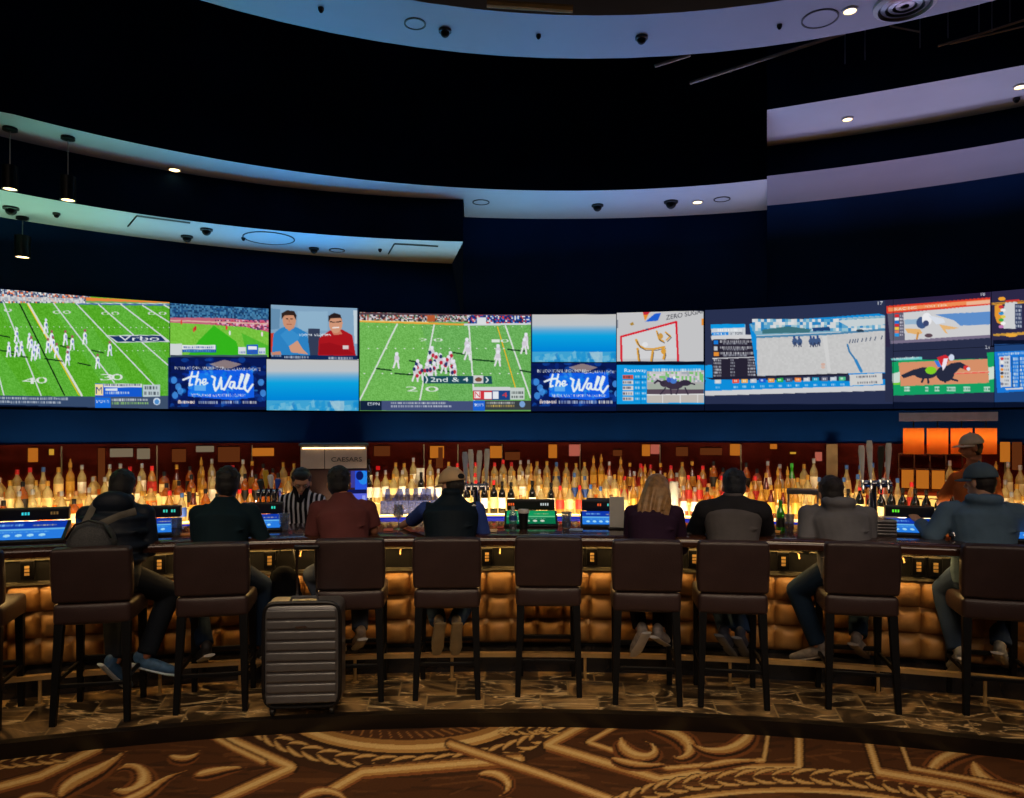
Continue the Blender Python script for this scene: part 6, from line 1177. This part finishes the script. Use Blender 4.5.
# second bartender at the right with a white cap
PC2 = person(978, 6.0, 'person with a white cap and orange lit face standing behind the bar at the right', 'tan', cloth('lamp_tinted_shirt', (196, 104, 50)), 'shirt', 'short', head=(971, 447), headY=-.02, nod=.12, face=-1.75, hair='cap', hairc=(40, 24, 20), build=.86, hs=.8, shz=1.52, shw=.17, seated=False, lean=0, trouser=(20, 18, 20), hip=None)  # the lamps' orange light is put into the shirt colour
cap(PC2, (214, 196, 170), 'white_cap', 'white baseball cap on the person standing below the orange lamp shades', strap=False)
# ---------------------------------------------------------------- things on the bar top
BT = 1.0975
def barpos(px, Y): return Vector(((px-512)/F*Y, Y, BT))
def yrow(py, z=BT): return F*(EYE-z)/(py-HZ)
mglass = glassy('clear_tumbler', (226, 232, 244), .25, .3, .05)
def terminal(px, r_, w, lab, cols, digits, seed, big=False):
    a = barphi(px, r_); p = barp(a, r_, BT); f, r = localframe(a); RR = R3(r, f, Z); g = random.Random(seed)
    t = thing('game_terminal', p, lab, 'game terminal', 'video game terminals on the bar'); hgt = .11 if not big else .13; dep = .20
    mb = MB(); q = [p-r*w/2-f*.02, p+r*w/2-f*.02, p+r*w/2+f*dep, p-r*w/2+f*dep]; q2 = [q[0]+Z*.02, q[1]+Z*.02, q[2]+Z*hgt, q[3]+Z*hgt]; mb.add(q+q2, [(3, 2, 1, 0), (4, 5, 6, 7), (0, 1, 5, 4), (1, 2, 6, 5), (2, 3, 7, 6), (3, 0, 4, 7)]); mb.build('housing', M['darkplastic'], t, bevel=.004)
    mb = MB(); mb.rbox(p+f*(dep+.04)+Z*(hgt+.045), (w*.92, .07, .085), .008, RR, k=2); hd = mb.build('header', M['darkplastic'], t)
    s = f*dep+Z*hgt; s0 = Z*.02+f*(-.02)
    W_, H_ = 60, 26; cvs = Canvas(0, 0, W_, H_, 2, cols[0]); cvs.rect(0, 0, W_, H_*.45, cols[1]); cvs.rect(0, H_*.43, W_, H_*.5, cols[2])
    for k in range(5): cvs.ell(8+k*9, H_*.78, 2.6, 2.0, cols[3])
    cvs.scrib(6, H_*.16, 20, 3, cols[3], g); cvs.scrib(34, H_*.22, 18, 2, (210, 190, 130), g); cvs.scrib(8, H_*.58, 40, 1.6, cols[3], g, .5)
    u = np.linspace(0, 1, 61); v = np.linspace(0, 1, 27); U, V = np.meshgrid(u, v); n = (r.cross(s-s0)).normalized(); n = n if n.z > 0 else -n
    o3 = p-r*(w*.46)+s+n*.003; dx = r*(w*.92); dy = (s0-s)*.9; off = (s0-s)*.03
    P = np.stack([o3[i]+off[i]+dx[i]*U+dy[i]*V for i in range(3)], -1); grid_picture('screen', P, cvs.sample(U*W_, V*H_), attr_em('terminal_screen_%d' % seed, .95), tuple(p), t)
    for k, (x, ww, c) in enumerate(digits):
        mb = MB(); c0 = p+f*(dep+.0035)+Z*(hgt+.05)+r*(w*x); nd = max(2, int(ww/.018))
        for j in range(nd): mb.box(c0+r*(j*.018), (.011, .003, .02), RR)
        mb.build('digits', em('digits_%d_%d' % (seed, k), c, .8), t)
    return t
BL = ((40, 124, 226), (14, 56, 170), (120, 200, 235), (160, 220, 245)); GR = ((10, 110, 70), (16, 150, 90), (120, 210, 150), (205, 220, 200))
terminal(22, 5.50, .50, 'large blue lit game terminal on the bar at the left end', BL, [(-.1, .07, (60, 220, 235)), (.25, .06, (120, 90, 50))], 1, True)
terminal(150, 5.62, .36, 'blue game terminal right of the man with the backpack', BL, [(.15, .03, (70, 220, 200)), (.3, .03, (70, 220, 200))], 2)
terminal(258, 5.72, .34, 'blue game terminal right of the man in the dark shirt', BL, [(.22, .03, (60, 230, 200))], 3)
terminal(531, 5.80, .42, 'green lit game terminal with orange digits at the empty centre stool', GR, [(-.42, .06, (255, 110, 50)), (.2, .08, (205, 215, 215))], 4)
terminal(604, 5.78, .36, 'blue game terminal left of the blonde woman behind a white card', BL, [(-.1, .05, (255, 100, 50)), (.12, .03, (90, 220, 210))], 5)
terminal(917, 5.70, .36, 'blue game terminal under the hand of the man in the grey cap', BL, [(-.32, .07, (110, 255, 60))], 6)
terminal(1040, 5.60, .36, 'game terminal at the right edge with orange digits', BL, [(-.42, .05, (255, 120, 50))], 7)
# the tall dark register behind the bar
p = backp(600, 6.9, .8); t = thing('cash_register', p, 'black register monitor behind the bar, left of the blonde woman', 'register'); ff, rr = bframe(600)
mb = MB(); mb.rbox(Vector((p.x, p.y, backz(600, 512, 6.9)))+Z*.03, (.25, .04, .20), .01, R3(rr, ff, Z), k=2); mb.build('monitor', M['darkplastic'], t); mb = MB(); mb.tube([Vector((p.x, p.y, backz(600, 512, 6.9)-.04))+ff*.03, p+ff*.03], .03); mb.build('stand', M['blackmetal'], t); mb = MB(); mb.box(Vector((p.x, p.y, backz(606, 505.5, 6.9)))-ff*.022+rr*.05, (.07, .002, .012), R3(rr, ff, Z)); mb.build('status_line', em('cyan_line', (90, 210, 200), .8), t)
def standing(name, px, Y, lab, cat, group=None): b_ = barpos(px, Y); return thing(name, b_, lab, cat, group), b_
# water bottle and coffee cup
t, b_ = standing('water_bottle', 513, 5.75, 'clear plastic water bottle in front of the green game terminal', 'water bottle')
mb = MB(); mb.lathe([(0, 0), (.030, 0), (.032, .01), (.030, .05), (.032, .06), (.032, .10), (.024, .125), (.012, .14), (.012, .152)], b_, 16); mb.build('bottle_body', mglass, t); mb = MB(); mb.lathe([(.014, .148), (.014, .168), (0, .168)], b_, 12); mb.build('cap', M['white'], t); mb = MB(); mb.lathe([(.0325, .062), (.0325, .095)], b_, 16); mb.build('label', LM['bluel'], t)
t, b_ = standing('coffee_cup', 523.5, 5.72, 'black paper coffee cup with white lid beside the water bottle', 'cup')
mb = MB(); mb.lathe([(0, 0), (.030, 0), (.041, .125)], b_, 20); mb.build('cup_body', M['darkplastic'], t); mb = MB(); mb.lathe([(.044, .122), (.044, .135), (.037, .150), (0, .150)], b_, 20); mb.build('lid', M['white'], t)
# tumblers
for px, Y, lab in ((176.5, 5.32, 'clear tumbler right of the leftmost blue terminal'), (284, 5.62, 'clear tumbler in front of the striped bartender'), (566.5, 5.72, 'clear tumbler between centre stool and blonde woman'), (677, 5.62, 'clear tumbler at the right elbow of the blonde woman'), (789, 5.55, 'clear tumbler right of the green beer bottle')):
    t, b_ = standing('tumbler', px, Y, lab, 'glass', 'tumblers on the bar top'); mb = MB(); mb.lathe([(0, 0), (.032, 0), (.040, .13), (.037, .13), (.030, .008), (0, .008)], b_, 18); mb.build('glass_wall', mglass, t)
    mb = MB(); mb.lathe([(0, .010), (.030, .010), (.034, .06), (0, .06)], b_, 16); mb.build('drink', glassy('drink_%d' % px, (226, 120, 100) if px in (677, 789) else (120, 170, 240), .6), t)
# stemmed glass
t, b_ = standing('stemmed_glass', 398.5, 5.68, 'stemmed glass beside the left hand of the man in the pale cap', 'glass')
mb = MB(); mb.lathe([(0, 0), (.036, 0), (.034, .004), (.006, .010), (.005, .07), (.012, .08), (.036, .105), (.040, .145), (.036, .19), (.034, .19), (.037, .145), (.033, .108), (0, .085)], b_, 20); mb.build('glass_bowl', mglass, t)
# beer bottle
t, b_ = standing('beer_bottle', 780.5, 5.60, 'green-necked beer bottle between the two grey dressed men', 'beer bottle')
mb = MB(); mb.lathe([(0, 0), (.029, 0), (.031, .006), (.031, .12), (.026, .15), (.014, .18), (.0125, .225), (0, .225)], b_, 16); mb.build('glass_body', GM['green'], t); mb = MB(); mb.lathe([(.0318, .03), (.0318, .10)], b_, 16); mb.build('label', LM['blackl'], t); mb = MB(); mb.lathe([(.0155, .215), (.0155, .23), (0, .23)], b_, 12); mb.build('cap', CM['greenc'], t)
# white card
a = barphi(617, 5.7); f, r = localframe(a); p = barp(a, 5.72, BT); t = thing('menu_holder', p, 'white standing menu holder at the left arm of the blonde woman', 'menu holder')
mb = MB(); mb.box(p+Z*.125, (.12, .012, .25), R3((r*.9-f*.43).normalized(), (f*.9+r*.43).normalized(), Z)); mb.build('card', M['white'], t, bevel=.003); mb = MB(); mb.rbox(p+Z*.008, (.13, .07, .016), .005, R3(r, f, Z), k=2); mb.build('foot', M['darkplastic'], t)
# ribbed steel caddy
a = barphi(884, 5.55); f, r = localframe(a); p = barp(a, 5.62, BT); t = thing('bar_caddy', p, 'low steel bar caddy with slatted front, right of the grey hoodie', 'caddy'); RR = R3(r, f, Z)
mb = MB(); mb.box(p+f*.06+Z*.06, (.20, .10, .12), RR); mb.build('box', M['steel'], t, bevel=.004)
for k in range(5): mb = MB(); mb.box(p+Z*(.02+k*.022), (.20, .014, .010), RR); mb.build('slat', M['steel'], t, bevel=.003)
mb = MB(); mb.box(p+f*.03+Z*.14, (.21, .03, .01), RR); mb.build('top_rail', M['white'], t)
# napkins and small paper things
for i, (px, Y, sx, sy, c, lab) in enumerate(((431, 5.62, .10, .06, (40, 90, 200), 'blue folded napkin beside the pale cap man left elbow'), (442, 5.55, .06, .05, (230, 226, 218), 'white folded napkin near the pale cap man'), (388, 5.60, .07, .07, (214, 120, 100), 'pinkish coaster left of the stemmed glass'), (491, 5.55, .09, .06, (230, 200, 160), 'cream folded napkin right of the pale cap man'), (500, 5.75, .05, .05, (226, 110, 90), 'pink coaster left of the water bottle'), (576, 5.6, .10, .05, (150, 180, 220), 'pale blue folded napkin left of the blonde woman'), (688, 5.6, .07, .07, (222, 110, 90), 'pink coaster right of the blonde woman'), (773, 5.5, .10, .06, (236, 170, 80), 'orange coaster left of the beer bottle'), (875, 5.32, .11, .05, (226, 90, 70), 'red folded paper in front of the steel caddy'), (912, 5.38, .10, .06, (40, 90, 210), 'blue folded napkin by the hand of the grey cap man'), (926, 5.33, .06, .05, (235, 235, 235), 'white folded napkin by the hand of the grey cap man'), (186, 5.35, .09, .05, (224, 150, 90), 'orange coaster right of the first tumbler'))):
    a = math.atan2((px-512)/F*Y, Y+4.7); f, r = localframe(a+.2*math.sin(i*3)); b_ = barpos(px, Y); mb = MB(); mb.rbox(b_+Z*.006, (sx, sy, .010), .003, R3(r, f, Z), k=1); mb.rbox(b_+Z*.013+r*.004, (sx*.96, sy*.94, .006), .002, R3(r, f, Z), k=1); o = mb.build('napkin' if 'napkin' in lab or 'paper' in lab else 'coaster', pm('paper_%d' % i, c, .8), loc=b_); tag(o, lab, 'napkin' if 'napkin' in lab or 'paper' in lab else 'coaster')
c = barpos(955, 5.16)+Z*.03; mb = MB(); gq = random.Random(8)
for k in range(9): mb.ell(c+Vector((gq.uniform(-.02, .02), gq.uniform(-.02, .02), gq.uniform(-.01, .015))), (.022, .018, .016), n=8)
o = mb.build('crumpled_foil', M['chrome'], loc=c, remesh=.006); tag(o, 'crumpled silver foil on the bar beside the grey cap man', 'foil')
# glasses upside down and paper cup stacks on the back bar
i = 0
for row, z_ in ((0, 1.026), (1, 1.137)):
    for px in (384, 391, 398, 405, 412, 419, 426, 434):
        p = backp(px+row*3, (7.45, 7.58)[row], z_); mb = MB(); h_ = .13; mb.lathe([(.040, 0), (.034, h_), (0, h_)], p, 14); o = mb.build('upturned_glass', glassy('blue_lit_glass', (150, 165, 240), .5, .3, .08) if not i else bpy.data.materials['blue_lit_glass'], loc=p); i += 1
        tag(o, 'upturned glass on the %s lit tier behind the left arm of the pale cap man' % ('bottom', 'middle')[row], 'glass', 'upturned glasses on the %s tier' % ('bottom', 'middle')[row])
for px, rr_, y0, y1, lab in ((403, 7.72, 497, 477, 'white stack of paper cups, shorter one left of the pale cap'), (420.5, 7.70, 497, 467, 'tall white stack of paper cups left of the pale cap'), (674, 7.35, 512, 480, 'large white stack of paper cups right of the blonde hair'), (385, 7.74, 495, 480, 'short pale stack of cups beside the cabinet')):
    zb_ = {7.72: 1.247, 7.70: 1.247, 7.35: 1.001, 7.74: 1.247}[rr_]; zt_ = backz(px, y1, rr_); p = backp(px, rr_, zb_); t = thing('cup_stack', p, lab, 'cup stack', 'stacks of paper cups'); n = int((zt_-zb_)/.02)
    for k in range(n): mb = MB(); q = p+Z*(k*.02); mb.lathe([(.043, 0), (.045, .003), (.043, .006), (.041-.0, .020)], q, 14); mb.lathe([(.040, .018), (.038, .02), (0, .02)], q, 14); mb.build('paper_cup', M['white'], t)
# beer taps
TC = {'w': pm('white_tap_handle', (250, 244, 230), .35), 'y': pm('yellow_tap_handle', (226, 180, 50), .35), 'b': pm('blue_tap_handle', (60, 90, 190), .35), 'k': pm('dark_tap_handle', (60, 60, 50), .35), 'g': pm('grey_tap_handle', (190, 200, 220), .35)}
for cx, r_, lab, hs_ in ((274, 6.05, 'chrome beer tap tower left of the striped bartender', [(266.5, 489, 470, 'y'), (271.5, 489, 475, 'w'), (277, 489, 479, 'b'), (261, 490, 480, 'k')]), (477, 6.08, 'chrome beer tap tower behind the pale cap with four tall handles', [(466, 483, 452, 'g'), (471.8, 483, 449.5, 'w'), (478.5, 483, 450.5, 'w'), (486, 483, 449, 'w')]), (873, 5.98, 'chrome beer tap tower beside the grey hoodie with four tall handles', [(862.5, 480, 445.5, 'w'), (870.5, 480, 440.5, 'w'), (880, 480, 446, 'k'), (887.5, 480, 443, 'w')])):
    a = barphi(cx, r_); f, r = localframe(a); p = barp(a, r_, BT); t = thing('beer_tap_tower', p, lab, 'beer taps'); Yc = p.y
    zbar = EYE-(hs_[0][1]+4-HZ)/F*Yc
    mb = MB(); mb.lathe([(.055, 0), (.055, .012), (.032, .02), (.028, zbar-BT-.03), (.034, zbar-BT)], p, 18); mb.build('column', M['chrome'], t)
    xs_ = [q[0] for q in hs_]; A_ = W(min(xs_)-3, HZ, Yc); B_ = W(max(xs_)+3, HZ, Yc); A_.z = B_.z = zbar; mb = MB(); mb.tube([A_, B_], .028, 14); mb.build('crossbar', M['chrome'], t)
    for x, yb_, yt_, c in hs_:
        b_ = W(x, yb_, Yc-.03); tp = W(x+(1.2 if x > cx else -1.2), yt_, Yc-.05); L = (tp-b_).length
        mb = MB(); mb.tube([b_, lerp(b_, tp, .12), lerp(b_, tp, .3), lerp(b_, tp, .85), tp], [(.008, .008), (.010, .010), (.015, .011), (.024, .013), (.018, .011)], 12, ref=r); h_ = mb.build('tap_handle', TC[c], t); mb = MB(); mb.tube([b_, b_-Z*.05-f*.03, b_-Z*.10-f*.035], [.013, .011, .008], 8); mb.build('faucet', M['chrome'], t)
# steel tray shelf near the pillar
p = backp(803, 7.0, 1.02); ff, rr = bframe(803); zt_ = backz(803, 489, 7.0); t = thing('glass_rack', backp(803, 7.0, .88), 'small steel rack right of the green bottles, left of the hoodie', 'rack'); mb = MB(); mb.box(Vector((p.x, p.y, zt_-.02)), (.27, .20, .04), R3(rr, ff, Z)); mb.build('tray', M['steel'], t, bevel=.005)
for s in (-1, 1):
    for q in (-1, 1): mb = MB(); a_ = Vector((p.x, p.y, zt_-.03))+rr*(s*.12)+ff*(q*.08); mb.tube([a_, Vector((a_.x, a_.y, .80))], .008, 6); mb.build('leg', M['steel'], t)
# amber cubby shelf added for an orange reflection under the lamp shades
ff, rr = bframe(930); p = backp(930, 7.84, 1.30); t = thing('reflection_shelf', p, 'amber shelf unit added for a reflected glow under the orange lamp shades', 'shelf')
mb = MB(); W_ = 55*7.84*math.cos(backth(930))/F; mb.box(p+Z*.20, (W_, .10, .012), R3(rr, ff, Z)); mb.box(p+Z*.0, (W_, .10, .012), R3(rr, ff, Z)); mb.box(p+Z*.34, (W_, .10, .012), R3(rr, ff, Z)); [mb.box(p+rr*x+Z*.17, (.012, .10, .34), R3(rr, ff, Z)) for x in (-W_/2, -W_/4, 0, W_/4, W_/2)]; mb.build('frame', M['barwood'], t)
for x in (-.36, -.12, .13, .37): mb = MB(); mb.box(p+rr*(W_*x)+ff*.045+Z*.10, (W_*.2, .006, .17), R3(rr, ff, Z)); mb.build('reflection_back', AM['amber'], t)
